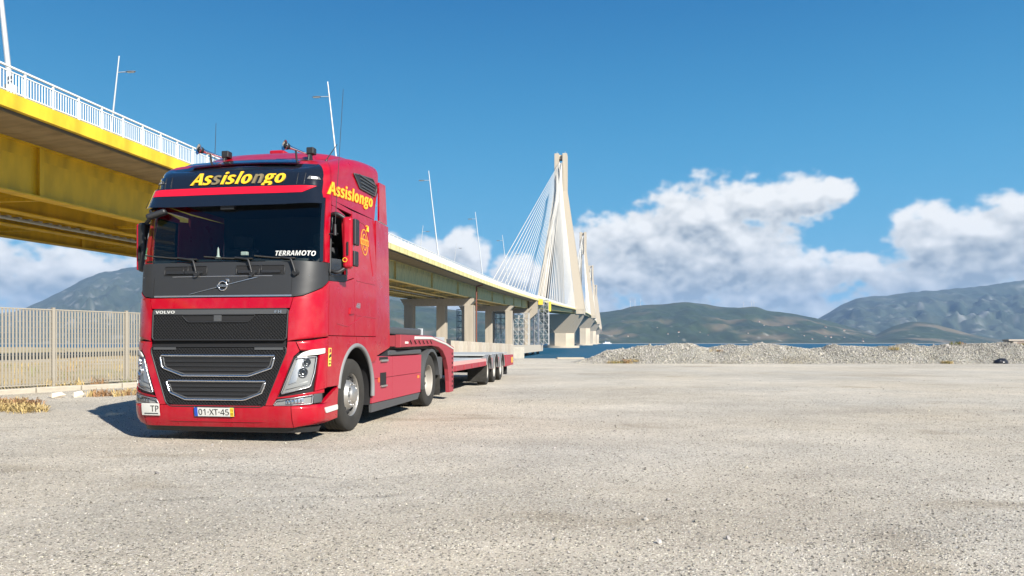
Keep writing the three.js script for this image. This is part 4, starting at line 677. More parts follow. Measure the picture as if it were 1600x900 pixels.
// dark band under the windscreen
{
  const e = (w) => noseEnd(w) - 0.01;
  const bandP = [[-0.94, 1.787], [0.94, 1.787], [1.06, 1.802], [1.30, 1.912], [e(1.98), 1.995], [e(2.1), 2.1], [e(2.2), 2.225], [-e(2.2), 2.225], [-e(2.1), 2.1], [-e(1.98), 1.995], [-1.30, 1.912], [-1.06, 1.802]];
  const band = part('wiper_panel', panel(nose, bandP, 0.006, 0.03, 0.05), std(0.022, 0.023, 0.025, 0.5), truck);
  part('trim_line', stripOn(nose, [[-1.13, 2.048], [-0.6, 2.045], [0, 2.045], [0.6, 2.045], [1.13, 2.048]], 0.005, 0.008), satin, band);
  part('trim_strip', panel(nose, [[-0.90, 1.788], [0.93, 1.788], [0.93, 1.808], [-0.90, 1.808]], 0.014, 0.01), satin, band, 'satin metal strip along the foot of the dark band');
  part('panel_joint', panel(nose, [[-0.925, 1.81], [-0.921, 1.81], [-0.921, 2.04], [-0.925, 2.04]], 0.0085, 0.002), gap, band); part('panel_joint', panel(nose, [[0.921, 1.81], [0.925, 1.81], [0.925, 2.2], [0.921, 2.2]], 0.0085, 0.002), gap, band);
  for (const s of [-0.62, -0.36, 0.36, 0.66]) { const st = part('step_recess', panel(nose, roundPoly([[s - 0.16, 2.07], [s + 0.16, 2.07], [s + 0.16, 2.175], [s - 0.16, 2.175]], 0.015), 0.010, 0.006), gap, band); part('step_handle', panel(nose, [[s - 0.13, 2.082], [s + 0.12, 2.082], [s + 0.12, 2.115], [s - 0.13, 2.115]], 0.03, 0.02), blackPlastic, st); part('step_rim', frameStrip(nose, [[s - 0.16, 2.07], [s + 0.16, 2.07], [s + 0.16, 2.175], [s - 0.16, 2.175]], 0.006, 0.012), blackPlastic, st); }
  // emblem: ring with arrow, bar and the slanted line
  const em = part('emblem', (() => { const c = nose(0.04, 1.925, 0.02), r = new THREE.TorusGeometry(0.056, 0.010, 8, 28); r.translate(c.x, c.y, c.z); return merge([r, bar(c.clone().add(V(0.038, 0.038, 0)), c.clone().add(V(0.078, 0.078, 0)), 0.008), bar(c.clone().add(V(0.078, 0.080, 0)), c.clone().add(V(0.045, 0.080, 0)), 0.007), bar(c.clone().add(V(0.080, 0.078, 0)), c.clone().add(V(0.080, 0.045, 0)), 0.007)]); })(), chrome, band);
  part('emblem_bar', panel(nose, [[-0.03, 1.912], [0.11, 1.912], [0.11, 1.938], [-0.03, 1.938]], 0.034, 0.008), satin, em); part('emblem_lettering', warp(lettering('VOLVO', 0.016, 0.002, { width: 0.115 }), (x, y, z) => nose(0.04 + x, 1.917 + y, 0.034 + z)), blackPrint, em);
  part('slant_bar', panel(nose, [[-0.42, 1.822], [-0.40, 1.822], [0.50, 2.030], [0.46, 2.030]], 0.016, 0.008, 0.02), satin, band);
}
// windscreen, pillars
const glassS = (w) => noseEnd(w) - 0.135;
{
  const ws = part('windscreen', panel(nose, [[-glassS(2.2), 2.232], [glassS(2.2), 2.232], [glassS(2.6), 2.6], [glassS(2.98), 3.06], [-glassS(2.98), 3.06], [-glassS(2.6), 2.6]], 0.0, 0, 0.05), glass, truck);
  for (const k of [1, -1]) { part('screen_edge', panel(nose, [[k * (glassS(2.2) - 0.03), 2.232], [k * (glassS(2.2) + 0.02), 2.232], [k * (glassS(2.6) + 0.02), 2.6], [k * (glassS(2.98) + 0.02), 3.06], [k * (glassS(2.98) - 0.03), 3.06], [k * (glassS(2.6) - 0.03), 2.6]], 0.004, 0.008), blackGloss, ws);
    part('pillar', panel(nose, [[k * (glassS(2.0) + 0.024), 2.232], [k * (noseEnd(2.0) + 0.0), 2.232], [k * (noseEnd(2.6)), 2.6], [k * (noseEnd(3.0) + 0.0), 3.06], [k * (glassS(2.98) + 0.024), 3.06], [k * (glassS(2.6) + 0.024), 2.6]], 0.010, 0.05, 0.04), redPaint, truck); }
  part('print_band', panel(nose, [[-1.1, 2.234], [1.1, 2.234], [1.1, 2.262], [-1.1, 2.262]], -0.004, 0.003), blackPrint, ws);
  part('windscreen_lettering', warp(lettering('TERRAMOTO', 0.062, 0.002, { width: 0.50, slant: 0.15 }), (x, y, z) => nose(0.925 + x, 2.296 + y, 0.003 + z)), whitePrint, ws);
  part('vignette', panel(nose, [[-1.19, 2.29], [-1.11, 2.29], [-1.11, 2.36], [-1.19, 2.36]], 0.004, 0.001), std(0.25, 0.45, 0.3, 0.5), ws); part('vignette', panel(nose, [[-1.17, 2.365], [-1.13, 2.365], [-1.12, 2.44], [-1.14, 2.44]], 0.004, 0.001), std(0.05, 0.35, 0.12, 0.5), ws); part('vignette', panel(nose, [[-1.2, 2.56], [-1.15, 2.60], [-1.2, 2.65]], 0.004, 0.001), white, ws);
  // wipers
  for (const [a, b, c] of [[-0.32, -1.12, 0.06], [0.42, -0.25, 0.02], [0.97, 0.42, 0.02]]) {
    const w = part('wiper', stripOn(nose, [[a, 2.085], [a - 0.03, 2.17], [a - 0.07, 2.25], [lerp(a, b, 0.35), 2.268 + c * 0.3]], 0.013, 0.045), blackPlastic, truck);
    part('blade', stripOn(nose, [[a - 0.02, 2.262], [lerp(a, b, 0.5), 2.258 + c * 0.5], [b, 2.275 + c]], 0.010, 0.018), rubber, w); part('pivot', (() => { const g = new THREE.CylinderGeometry(0.035, 0.04, 0.05, 14); g.rotateX(Math.PI / 2); const p = nose(a, 2.08, 0.025); g.translate(p.x, p.y, p.z); return g; })(), blackPlastic, w);
  }
}
// sign box and sun visor
const roofH = smoothTable([[0.3, 3.40], [0.5, 3.47], [0.75, 3.575], [1.1, 3.70], [1.6, 3.84], [2.1, 3.915], [2.6, 3.96]]);
{
  const r = 1.19;
  const sp = part('sign_panel', panel(nose, roundPoly([[-r * 0.985, 3.085], [r * 0.985, 3.085], [r * 0.985, 3.30], [r * 0.93, 3.385], [0.6, 3.425], [-0.6, 3.425], [-r * 0.93, 3.385], [-r * 0.985, 3.30]], 0.05), 0.022, 0.05, 0.05), blackGloss, truck);
  const put = (g) => warp(g, (x, y, z) => nose(0.075 + x, 3.218 + y, 0.024 + z));
  const dull = std(0.16, 0.13, 0.07, 0.6); const str = 'Assislongo', size = 0.165, total = 1.27;
  const full = new TextGeometry(str, { font, size, depth: 0.002 }); full.computeBoundingBox(); const k = total / (full.boundingBox.max.x - full.boundingBox.min.x);
  let pen = 0; const adv = (ch) => { const gl = font.data.glyphs[ch]; return gl.ha * size / font.data.resolution; };
  [...str].forEach((ch, i) => { const g = new TextGeometry(ch, { font, size, depth: 0.016, curveSegments: 5, bevelEnabled: false }); const x0 = pen; warp(g, (x, y, z) => nose(0.075 - total / 2 + (x0 + x) * k + 0.28 * y - 0.02, 3.24 + y, 0.022 + z)); part('letter', g, i === 2 || i === 7 ? dull : yellowPrint, sp, i === 2 || i === 7 ? 'worn letter that lost its yellow' : undefined); pen += adv(ch); });
  for (const s of [-1, 1]) { const ml = part('marker_lamp', panel(nose, roundPoly([[s * 0.98, 3.285], [s * 1.14, 3.29], [s * 1.11, 3.325], [s * 1.0, 3.33]], 0.012), 0.030, 0.012), greyPlastic, sp); part('bulb', panel(nose, [[s * 1.03, 3.295], [s * 1.09, 3.295], [s * 1.09, 3.318], [s * 1.03, 3.318]], 0.033, 0.004), satin, ml); for (const q of [0.86, 0.95]) part('panel_rib', panel(nose, [[s * q, 3.20], [s * (q + 0.006), 3.20], [s * (q + 0.012), 3.37], [s * (q + 0.006), 3.37]], 0.028, 0.006), blackPlastic, sp); }
  // visor: a curved blade standing off the screen, leaning forward
  const vs = (s, t, o = 0) => { const w = lerp(3.205, 2.94, t), p = nose(s, 3.10, 0.035 + 0.09 * t + o); return V(p.x * (1 + 0.01 * t), w + 0.045 * t * (Math.abs(s) / 1.3) ** 4, p.z); };
  const n = 44, E = r * 0.97; const list = [grid(n, 8, (i, j) => vs(lerp(-E, E, i / n), j / 8)), grid(n, 8, (i, j) => vs(lerp(-E, E, i / n), j / 8, -0.014))]; for (const j of [0, 1]) list.push(grid(n, 1, (i, k2) => vs(lerp(-E, E, i / n), j, -0.014 * k2))); for (const i of [-E, E]) list.push(grid(8, 1, (j, k2) => vs(i, j / 8, -0.014 * k2)));
  const vis = part('sun_visor', list, blackGloss, truck);
  part('red_stripe', (() => { const q = [grid(n, 3, (i, j) => vs(lerp(-1.06, 1.06 - 0.05 * (3 - j) * -1 - 0.1, i / n), lerp(0.06, 0.42, j / 3), 0.004))]; return q; })(), phy(0.60, 0.006, 0.02, 0.3, { clearcoat: 0.5 }), vis, 'red stripe across the black visor');
  part('visor_bracket', box6(-0.09, 0.09, 2.90, 2.95, -0.36, -0.28), blackPlastic, vis);
}
// roof: side walls rising into a crowned top, from the screen head to the back edge
{
  const rr = 0.17, back = 2.46, w0 = 3.065, N = 56;
  const sAt = (i, inset) => { const smax = noseEnd(3.4) + back - sideStart(3.4); return lerp(0, smax, i / N); };
  const put = (i, k, w, inset, top) => { const p = nose(k * sAt(i), Math.min(w, 3.6), 0, 0), q = nose(k * sAt(i), 3.45, 0, 0); return V(p.x, w, p.z); };
  const rows = []; // per outline point: list of points up the wall and over the edge
  const ringPt = (i, k, row) => {
    const q0 = nose(k * sAt(i), 3.4), topH = roofH(-q0.z) - 0.0, edge = topH - rr;
    if (row <= 6) { const w = lerp(w0, edge, row / 6); const p = nose(k * sAt(i), Math.min(w, 3.55)); return V(p.x, w, p.z); }
    const a = (row - 6) / 6 * Math.PI / 2, d = rr * (1 - Math.cos(a)), b = nose(k * sAt(i), Math.min(edge, 3.55)), nn = nose(k * sAt(i), Math.min(edge, 3.55), 0.1).sub(b).multiplyScalar(10); return V(b.x - nn.x * d, edge + rr * Math.sin(a), b.z - nn.z * d);
  };
  let NF = 0; while (sAt(NF + 1) < 1.19) NF++;
  const wall = (i0, i1, k) => grid(i1 - i0, 12, (i, j) => { const p = ringPt(i + i0, k, j); p.x = k * Math.abs(p.x); return p; });
  const cap = (i0, i1) => grid(i1 - i0, 24, (i, j) => { const p = ringPt(i + i0, 1, 12), t = j / 12 - 1; return V(p.x * t, p.y + 0.045 * (1 - t * t), p.z); });
  const roof = part('roof', [wall(NF, N, 1), wall(NF, N, -1), cap(NF, N)], redPaint, truck);
  part('roof_front', [wall(0, NF, 1), wall(0, NF, -1), cap(0, NF)], blackGloss, roof, 'glossy black front edge of the roof');
  part('roof_back', box6(-1.16, 1.16, 3.065, 3.70, -2.44, -2.40), gap, roof);
  part('roof_deflector', grid(26, 28, (i, j) => { const u = lerp(0.86, 2.47, i / 26), hw = lerp(0.74, 0.98, sstep(0.86, 1.9, u)), t = j / 14 - 1, e = 1 - Math.abs(t) ** 7; return V(hw * t, roofH(u) + 0.045 * (1 - (hw * t / 1.02) ** 2) - 0.03 + (0.03 + 0.045 * sstep(0.86, 1.30, u)) * e, -u); }), redPaint, roof);
  part('roof_hatch', rbox(0.22, 0.06, 0.3, 0.02, 0.0, 3.955, -1.75), redPaint, roof);
  part('roof_window', (() => grid(20, 4, (i, j) => { const x = lerp(-0.78, 0.78, i / 20), u = lerp(0.60, 0.78, j / 4); return V(x, roofH(u) + 0.050 - 0.03 * (x * x), -u); }))(), blackGloss, roof, 'dark glossy panel on the roof front');
  // air intake at the rear upper corner
  for (const k of [1, -1]) {
    const vent = roundPoly([[1.42, 3.585], [1.52, 3.60], [2.20, 3.675], [2.36, 3.58], [2.36, 3.435], [1.72, 3.43]].map(([u, w]) => [u, w]), 0.03);
    const vp = part('side_intake', panel((u, w, o) => { const p = nose(k * (noseEnd(3.4) + u - sideStart(3.4)), Math.min(w, 3.55), o); return V(p.x, w, p.z); }, vent, 0.012, 0.03, 0.05), blackPlastic, roof, 'black slatted air intake high on the cab side');
    for (const w of [3.47, 3.52, 3.57, 3.62]) part('louvre', panel((u, ww, o) => { const p = nose(k * (noseEnd(3.4) + u - sideStart(3.4)), Math.min(ww, 3.55), o); return V(p.x, ww, p.z); }, [[1.62 + (3.62 - w), w - 0.008], [2.28, w - 0.008 + (w > 3.6 ? -0.02 : 0)], [2.28, w + 0.006], [1.62 + (3.62 - w), w + 0.006]], 0.026, 0.014, 0.08), greyPlastic, vp);
    part('intake_rim', frameStrip((u, w, o) => { const p = nose(k * (noseEnd(3.4) + u - sideStart(3.4)), Math.min(w, 3.55), o); return V(p.x, w, p.z); }, vent, 0.012, 0.012), greyPlastic, vp);
  }
}
// cab sides
const arch = (n0, n1, r = 0.66, cu = 1.47, cw = 0.53) => { const o = []; for (let i = 0; i <= 12; i++) { const a = lerp(n0, n1, i / 12) * Math.PI / 180; o.push([cu + Math.cos(a) * r, cw + Math.sin(a) * r]); } return o; };
for (const k of [1, -1]) {
  const S = side(k), st = (w) => sideStart(w) + 0.004;
  const winF = (w) => st(w) + 0.03;
  // door: frame pieces round the window, skin below
  const door = part('door', panel(S, [[st(1.5), 1.315], [1.36, 1.315], [1.36, 2.10], [0.98, 2.02], [st(2.0), 2.0], [st(1.8), 1.8]], 0.012, 0.04, 0.06), redPaint, truck);
  part('door_frame', panel(S, [[1.10, 2.06], [1.36, 2.115], [1.36, 2.80], [1.30, 2.92], [1.10, 2.90]], 0.012, 0.05, 0.06), redPaint, door);
  part('door_frame', panel(S, [[winF(2.6) + 0.03, 2.88], [1.098, 2.88], [1.098, 2.93], [st(3) + 0.10, 2.985], [st(3), 2.98]], 0.012, 0.05, 0.06), redPaint, door);
  part('window_sill', panel(S, [[st(2.0), 2.005], [0.98, 2.025], [1.098, 2.05], [1.098, 2.12], [0.9, 2.09], [st(2.1), 2.07]], 0.016, 0.05, 0.05), blackPlastic, door);
  part('window', panel(S, k > 0 ? [[st(2.1) + 0.02, 2.072], [1.098, 2.12], [1.098, 2.33], [st(2.3) + 0.02, 2.30]] : [[st(2.1) + 0.02, 2.072], [1.098, 2.12], [1.098, 2.88], [st(2.9) + 0.03, 2.88], [st(2.5) + 0.02, 2.5]], -0.02, 0, 0.08), sideGlass, door, k > 0 ? 'side window wound most of the way down' : undefined);
  part('window_trim', frameStrip(S, [[st(2.1) + 0.02, 2.072], [1.098, 2.12], [1.098, 2.88], [st(2.9) + 0.05, 2.88], [st(2.5) + 0.03, 2.5]], 0.014, 0.010), blackPlastic, door);
  part('door_handle', panel(S, roundPoly([[1.16, 1.60], [1.345, 1.62], [1.345, 1.70], [1.20, 1.695]], 0.02), 0.03, 0.02), redPaint, door);
  part('door_lettering', warp(lettering('460', 0.075, 0.003, { width: 0.15, slant: 0.2 }), (x, y, z) => S(k > 0 ? 1.50 + x : 1.50 - x, 1.70 + y, 0.014 + z)), satin, truck);
  // sleeper side
  part('sleeper_panel', panel(S, [[1.368, 1.315], [2.26, 1.315], [2.26, 3.055], [1.368, 3.035]], 0.012, 0.04, 0.08), redPaint, truck);
  const line = (pts, r = 0.006) => part('panel_crease', stripOn(S, pts, r, 0.012), redPaint, truck);
  line([[1.46, 2.08], [2.2, 2.08]], 0.007); line([[1.42, 1.60], [2.25, 1.585]], 0.006); line([[1.50, 2.93], [1.80, 2.92], [1.95, 2.80], [2.02, 2.5], [2.12, 2.2]], 0.007); line([[0.75, 1.47], [1.1, 1.44], [1.35, 1.50], [1.7, 1.60]], 0.007);
  part('roof_joint', panel(S, [[st(3) + 0.05, 2.990], [1.36, 2.985], [1.36, 3.036], [st(3.06), 3.062], [st(3.0), 2.995]], 0.010, 0.04), redPaint, truck);
  // below the door: wing front of the wheel, piece over it, piece behind
  part('wing_panel', panel(S, [[st(0.66), 0.665], ...arch(168, 92).map(([u, w]) => [u, Math.max(w, 0.665)]), [1.44, 1.305], [st(1.3), 1.305]], 0.012, 0.03, 0.05), redPaint, truck);
  part('step_panel', panel(S, [[1.452, 1.305], ...arch(90, 36), [2.26, 0.96], [2.26, 1.305]].map((p) => p), 0.012, 0.03, 0.05), redPaint, truck);
  part('wheel_arch', [new THREE.TubeGeometry(new THREE.CatmullRomCurve3(arch(-8, 172, 0.655).map(([u, w]) => S(u, w, 0.0))), 40, 0.034, 8, false)], archGrey, truck, 'grey plastic lip round the front wheel');
  part('arch_liner', grid(24, 1, (i, j) => { const a = lerp(-20, 176, i / 24) * Math.PI / 180; return V(k * (j ? 1.22 : 0.72), 0.53 + Math.sin(a) * 0.66, -(1.47 + Math.cos(a) * 0.66)); }), gap, truck);
  // side air deflectors behind the cab
  part('side_deflector', panel((u, w, o) => V(k * (1.245 + o - 0.04 * (u - 2.2)), w, -u), [[2.27, 1.02], [2.98, 1.14], [2.99, 1.4], [2.90, 3.045], [2.27, 3.05]], 0.012, 0.03, 0.1), redPaint, truck);
  part('side_deflector', panel((u, w, o) => V(k * (1.225 + o - 0.05 * (u - 2.4)), w, -u), [[2.475, 3.075], [2.895, 3.075], [2.80, 3.68], [2.475, 3.66]], 0.012, 0.03, 0.1), redPaint, truck);
  // dark underside wedge between cab and skirt
  part('cab_underside', panel((u, w, o) => V(k * (1.22 + o), w, -u), [[2.02, 0.93], [2.26, 0.945], [2.98, 1.11], [2.98, 1.02], [2.3, 0.80]], 0, 0.3, 0.1), gap, truck);
  // sleeper badge: oval ring lettering
  if (k > 0) {
    const at2 = (x, y, z = 0) => S(1.80 + x, 2.66 + y, 0.014 + z), ring = (rx, ry, t, mat, o) => { const sh = new THREE.Shape(); sh.absellipse(0, 0, rx, ry, 0, Math.PI * 2); const h = new THREE.Path(); h.absellipse(0, 0, rx - t, ry - t, 0, Math.PI * 2); sh.holes.push(h); return warp(new THREE.ExtrudeGeometry(sh, { depth: 0.003, bevelEnabled: false, curveSegments: 24 }), (x, y, z) => at2(x, y, z + o)); };
    const bd = part('side_badge', ring(0.135, 0.19, 0.016, yellowPrint, 0), dimYellow, truck, 'yellow ring badge on the cab side'); part('ring', ring(0.08, 0.12, 0.016, yellowPrint, 0), dimYellow, bd);
    part('arrow', [bar(at2(0.10, 0.17, 0.004), at2(0.165, 0.25, 0.004), 0.010), bar(at2(0.165, 0.25, 0.004), at2(0.10, 0.25, 0.004), 0.010), bar(at2(0.165, 0.25, 0.004), at2(0.165, 0.17, 0.004), 0.010)], yellowPrint, bd);
    part('bar', panel((x, y, o) => at2(x, y, o), [[-0.16, -0.045], [0.16, -0.045], [0.16, 0.045], [-0.16, 0.045]], 0.006, 0.004), dimYellow, bd); part('bar_lettering', warp(lettering('VOLVO', 0.055, 0.002, { width: 0.28 }), (x, y, z) => at2(x, y - 0.03, 0.007 + z)), orangePrint, bd);
    // big lettering along the roof side
    const roofSide = (u, w, o) => { const p = nose(noseEnd(3.4) + u - sideStart(3.4), Math.min(w, 3.55), o); return V(p.x, w, p.z); };
    const big = (grow, o, mat, n, par) => part(n, warp(lettering('Assislongo', 0.172, 0.003, { width: 1.58, grow }), (x, y, z) => roofSide(1.52 + x, 3.125 + 0.072 * (x + 0.8) + y, o + z)), mat, par);
    const out = big(0.009, 0.005, orangePrint, 'side_lettering', truck); big(0, 0.0095, yellowPrint, 'letters', out);
    // yellow warning sticker on the wing
    const wk = part('blind_spot_sticker', panel(nose, [[1.475, 0.925], [1.555, 0.925], [1.555, 1.155], [1.475, 1.155]].map(([a, b]) => [a, b]), 0.018, 0.004), std(0.80, 0.62, 0.10, 0.5), truck, 'tall yellow blind spot warning sticker'); part('pictogram', panel(nose, [[1.482, 1.02], [1.548, 1.045], [1.548, 1.085], [1.482, 1.06]], 0.020, 0.001), blackPrint, wk); part('pictogram', panel(nose, [[1.485, 1.09], [1.545, 1.10], [1.54, 1.145], [1.49, 1.145]], 0.020, 0.001), fadedRed, wk); part('sticker_lettering', warp(lettering('ANGLES', 0.016, 0.001, { width: 0.062 }), (x, y, z) => nose(1.515 + x, 0.985 + y, 0.0195 + z)), blackPrint, wk); part('sticker_lettering', warp(lettering('MORTS', 0.020, 0.001, { width: 0.062 }), (x, y, z) => nose(1.515 + x, 0.945 + y, 0.0195 + z)), blackPrint, wk);
  }
  // mirror: red outer shell, dark housings, arms
  const mm = part('mirror', rbox(0.13, 0.66, 0.16, 0.045, k * 1.435, 2.50, -0.70, 0.0, k * 0.25, 0), k > 0 ? redPaint : blackPlastic, truck, k > 0 ? 'tall red backed rear view mirror' : 'tall black rear view mirror'); if (k < 0) part('mirror_shell', rbox(0.04, 0.62, 0.13, 0.018, -1.50, 2.50, -0.70), redPaint, mm);
  part('mirror_housing', [rbox(0.05, 0.34, 0.14, 0.02, k * 1.525, 2.64, -0.74), rbox(0.05, 0.20, 0.14, 0.02, k * 1.515, 2.30, -0.74)], blackPlastic, mm); part('mirror_glass', [box6(-0.055, 0.055, -0.15, 0.15, -0.006, 0).translate(k * 1.43, 2.62, -0.795), box6(-0.055, 0.055, -0.09, 0.09, -0.006, 0).translate(k * 1.43, 2.31, -0.795)], chrome, mm);
  part('mirror_slot', rbox(0.022, 0.17, 0.02, 0.005, k * 1.46, 2.42, -0.612), gap, mm);
  part('mirror_arm', [tube([[k * 1.21, 2.86, -0.66], [k * 1.30, 2.87, -0.64], [k * 1.42, 2.80, -0.68]], 0.026, 12), tube([[k * 1.235, 2.14, -0.62], [k * 1.32, 2.12, -0.62], [k * 1.42, 2.19, -0.68]], 0.026, 12)], blackPlastic, mm);
}
// corner mirror and kerb mirror on the far side, as in the picture
part('front_mirror', [rbox(0.26, 0.075, 0.12, 0.035, -0.97, 2.86, -0.28, 0, 0.3, 0.35), tube([[-1.08, 2.98, -0.45], [-1.1, 2.92, -0.34], [-1.02, 2.85, -0.3]], 0.018, 10)], blackPlastic, truck, 'small black kerb mirror hanging at the screen corner');
part('mirror_sticker', new THREE.TorusGeometry(0.026, 0.004, 6, 20).rotateY(0.25).translate(1.425, 2.275, -0.612), yellowPrint, truck);
// interior seen through the glass
{
  const d = part('dashboard', rbox(2.2, 0.32, 0.62, 0.08, 0, 2.02, -0.66), fabric, truck); part('instrument_hood', rbox(0.6, 0.14, 0.36, 0.06, 0.62, 2.22, -0.74), fabric, d);
  for (const x of [-0.62, 0.62]) { const s = part('seat', rbox(0.56, 0.16, 0.55, 0.06, x, 1.82, -1.45), fabric, truck); part('seat_back', rbox(0.52, 0.75, 0.16, 0.06, x, 2.22, -1.74, -0.15, 0, 0), fabric, s); part('headrest', rbox(0.3, 0.2, 0.12, 0.05, x, 2.70, -1.82), fabric, s); part('seat_base', rbox(0.4, 0.5, 0.4, 0.03, x, 1.52, -1.45), gap, s); }
  const sw = new THREE.TorusGeometry(0.23, 0.018, 8, 32); sw.rotateX(-0.9); sw.translate(0.62, 2.22, -0.98); const w = part('steering_wheel', sw, blackPlastic, truck); part('column', bar(V(0.62, 2.20, -0.98), V(0.62, 2.0, -0.75), 0.04), blackPlastic, w);
  part('bunk', rbox(2.2, 0.2, 0.6, 0.06, 0, 2.05, -2.0), fabric, truck); part('headliner', box6(-1.12, 1.12, 3.12, 3.16, -2.24, -0.55), fabric, truck);
  const fg = part('dash_figure', new THREE.LatheGeometry([[0, 0.16], [0.012, 0.13], [0.016, 0.05], [0.04, 0.01], [0.045, 0], [0, 0]].map(([a, b]) => new THREE.Vector2(a, b)), 14).translate(-0.25, 2.32, -0.50), white, truck, 'small pale figurine on the dashboard'); fg.position.y = -0.02;
  part('dash_camera', rbox(0.09, 0.05, 0.05, 0.01, 0.14, 2.36, -0.46), white, truck);
}
// horns, aerials
for (const [x, l] of [[-0.56, 'far'], [0.66, 'near']]) {
  const h = part('air_horn', new THREE.LatheGeometry([[0.012, 0], [0.015, 0.12], [0.022, 0.24], [0.04, 0.31], [0.074, 0.345], [0.070, 0.345], [0.036, 0.31], [0.018, 0.24], [0.010, 0.1]].map(([a, b]) => new THREE.Vector2(a, b)), 24).applyMatrix4(new THREE.Matrix4().makeRotationFromEuler(new THREE.Euler(1.42, 0, 0))).applyMatrix4(new THREE.Matrix4().makeRotationY(-0.62)).translate(x + 0.10, 3.74, -0.98), chrome, truck, 'chrome trumpet horn on the roof');
  part('horn_throat', new THREE.SphereGeometry(0.045, 14, 10).translate(x - 0.075, 3.785, -0.725), gap, h);
  part('horn_valve', [rbox(0.10, 0.09, 0.11, 0.012, x + 0.14, 3.78, -1.0), box(0.05, 0.10, 0.05, x + 0.13, 3.70, -0.98)], blackPlastic, h); part('horn_bracket', [bar(V(x, 3.60, -0.86), V(x, 3.755, -0.83), 0.014), bar(V(x + 0.12, 3.63, -0.95), V(x + 0.12, 3.75, -0.97), 0.014), rbox(0.2, 0.02, 0.06, 0.006, x + 0.05, 3.63, -0.88)], blackPlastic, h);
}
part('aerial', [bar(V(1.0, 3.60, -1.02), V(1.0, 3.66, -1.02), 0.035, 0.02), bar(V(1.0, 3.66, -1.02), V(1.13, 3.88, -1.08), 0.008, 0.005)], blackPlastic, truck, 'short slanted roof aerial');
part('whip_aerial', [bar(V(1.32, 2.58, -0.55), V(1.32, 2.72, -0.55), 0.024, 0.018), bar(V(1.32, 2.72, -0.55), V(1.40, 4.45, -0.62), 0.0045, 0.003), bar(V(1.22, 2.60, -0.55), V(1.36, 2.60, -0.55), 0.010)], blackPlastic, truck, 'long thin whip aerial on the mirror bracket');
part('whip_aerial', bar(V(-0.60, 3.62, -1.0), V(-0.58, 4.22, -1.0), 0.005, 0.003), blackPlastic, truck);
// plates on the bumper
{
  const pl = part('number_plate', panel(nose, [[-0.26, 0.322], [0.26, 0.322], [0.26, 0.432], [-0.26, 0.432]], 0.026, 0.010), white, truck, 'white number plate reading 01-XT-45');
  part('country_band', panel(nose, [[-0.258, 0.324], [-0.215, 0.324], [-0.215, 0.430], [-0.258, 0.430]], 0.0285, 0.002), std(0.01, 0.06, 0.35, 0.5), pl); part('date_band', panel(nose, [[0.213, 0.324], [0.258, 0.324], [0.258, 0.430], [0.213, 0.430]], 0.0285, 0.002), std(0.75, 0.50, 0.03, 0.5), pl);
  part('plate_lettering', warp(lettering('01·XT·45', 0.072, 0.002, { width: 0.40, fnt: fontThin }), (x, y, z) => nose(-0.002 + x, 0.341 + y, 0.0275 + z)), blackPrint, pl); part('plate_lettering', warp(lettering('15', 0.030, 0.002, { width: 0.032, fnt: fontThin }), (x, y, z) => nose(0.236 + x, 0.385 + y, 0.029 + z)), blackPrint, pl); part('plate_lettering', warp(lettering('03', 0.030, 0.002, { width: 0.032, fnt: fontThin }), (x, y, z) => nose(0.236 + x, 0.338 + y, 0.029 + z)), blackPrint, pl); part('plate_frame', frameStrip(nose, [[-0.263, 0.319], [0.263, 0.319], [0.263, 0.435], [-0.263, 0.435]], 0.005, 0.024), blackPlastic, pl);
  const tp = part('sign_board', panel(nose, [[-0.985, 0.322], [-0.735, 0.322], [-0.735, 0.472], [-0.985, 0.472]], 0.034, 0.006), white, truck, 'small white board with the letters TP'); part('board_lettering', warp(lettering('TP', 0.075, 0.002, { width: 0.115 , fnt: fontThin}), (x, y, z) => nose(-0.80 + x, 0.37 + y, 0.0355 + z)), blackPrint, tp); part('board_lettering', panel(nose, [[-0.945, 0.338], [-0.755, 0.338], [-0.755, 0.352], [-0.945, 0.352]], 0.036, 0.002), greyPlastic, tp);
}
// wheels
const tyreG = (R, W) => new THREE.LatheGeometry([[R * 0.58, -W * 0.42], [R * 0.62, -W * 0.47], [R * 0.74, -W * 0.5], [R * 0.88, -W * 0.49], [R * 0.96, -W * 0.44], [R * 0.99, -W * 0.38], [R, -W * 0.22], [R, -W * 0.16], [R * 0.982, -W * 0.155], [R * 0.982, -W * 0.125], [R, -W * 0.12], [R, -0.015], [R * 0.982, -0.012], [R * 0.982, 0.012], [R, 0.015], [R, W * 0.12], [R * 0.982, W * 0.125], [R * 0.982, W * 0.155], [R, W * 0.16], [R, W * 0.22], [R * 0.99, W * 0.38], [R * 0.96, W * 0.44], [R * 0.88, W * 0.49], [R * 0.74, W * 0.5], [R * 0.62, W * 0.47], [R * 0.58, W * 0.42]].map(([a, b]) => new THREE.Vector2(a, b)), 56).rotateZ(-Math.PI / 2);   // axle along x, outer face +x
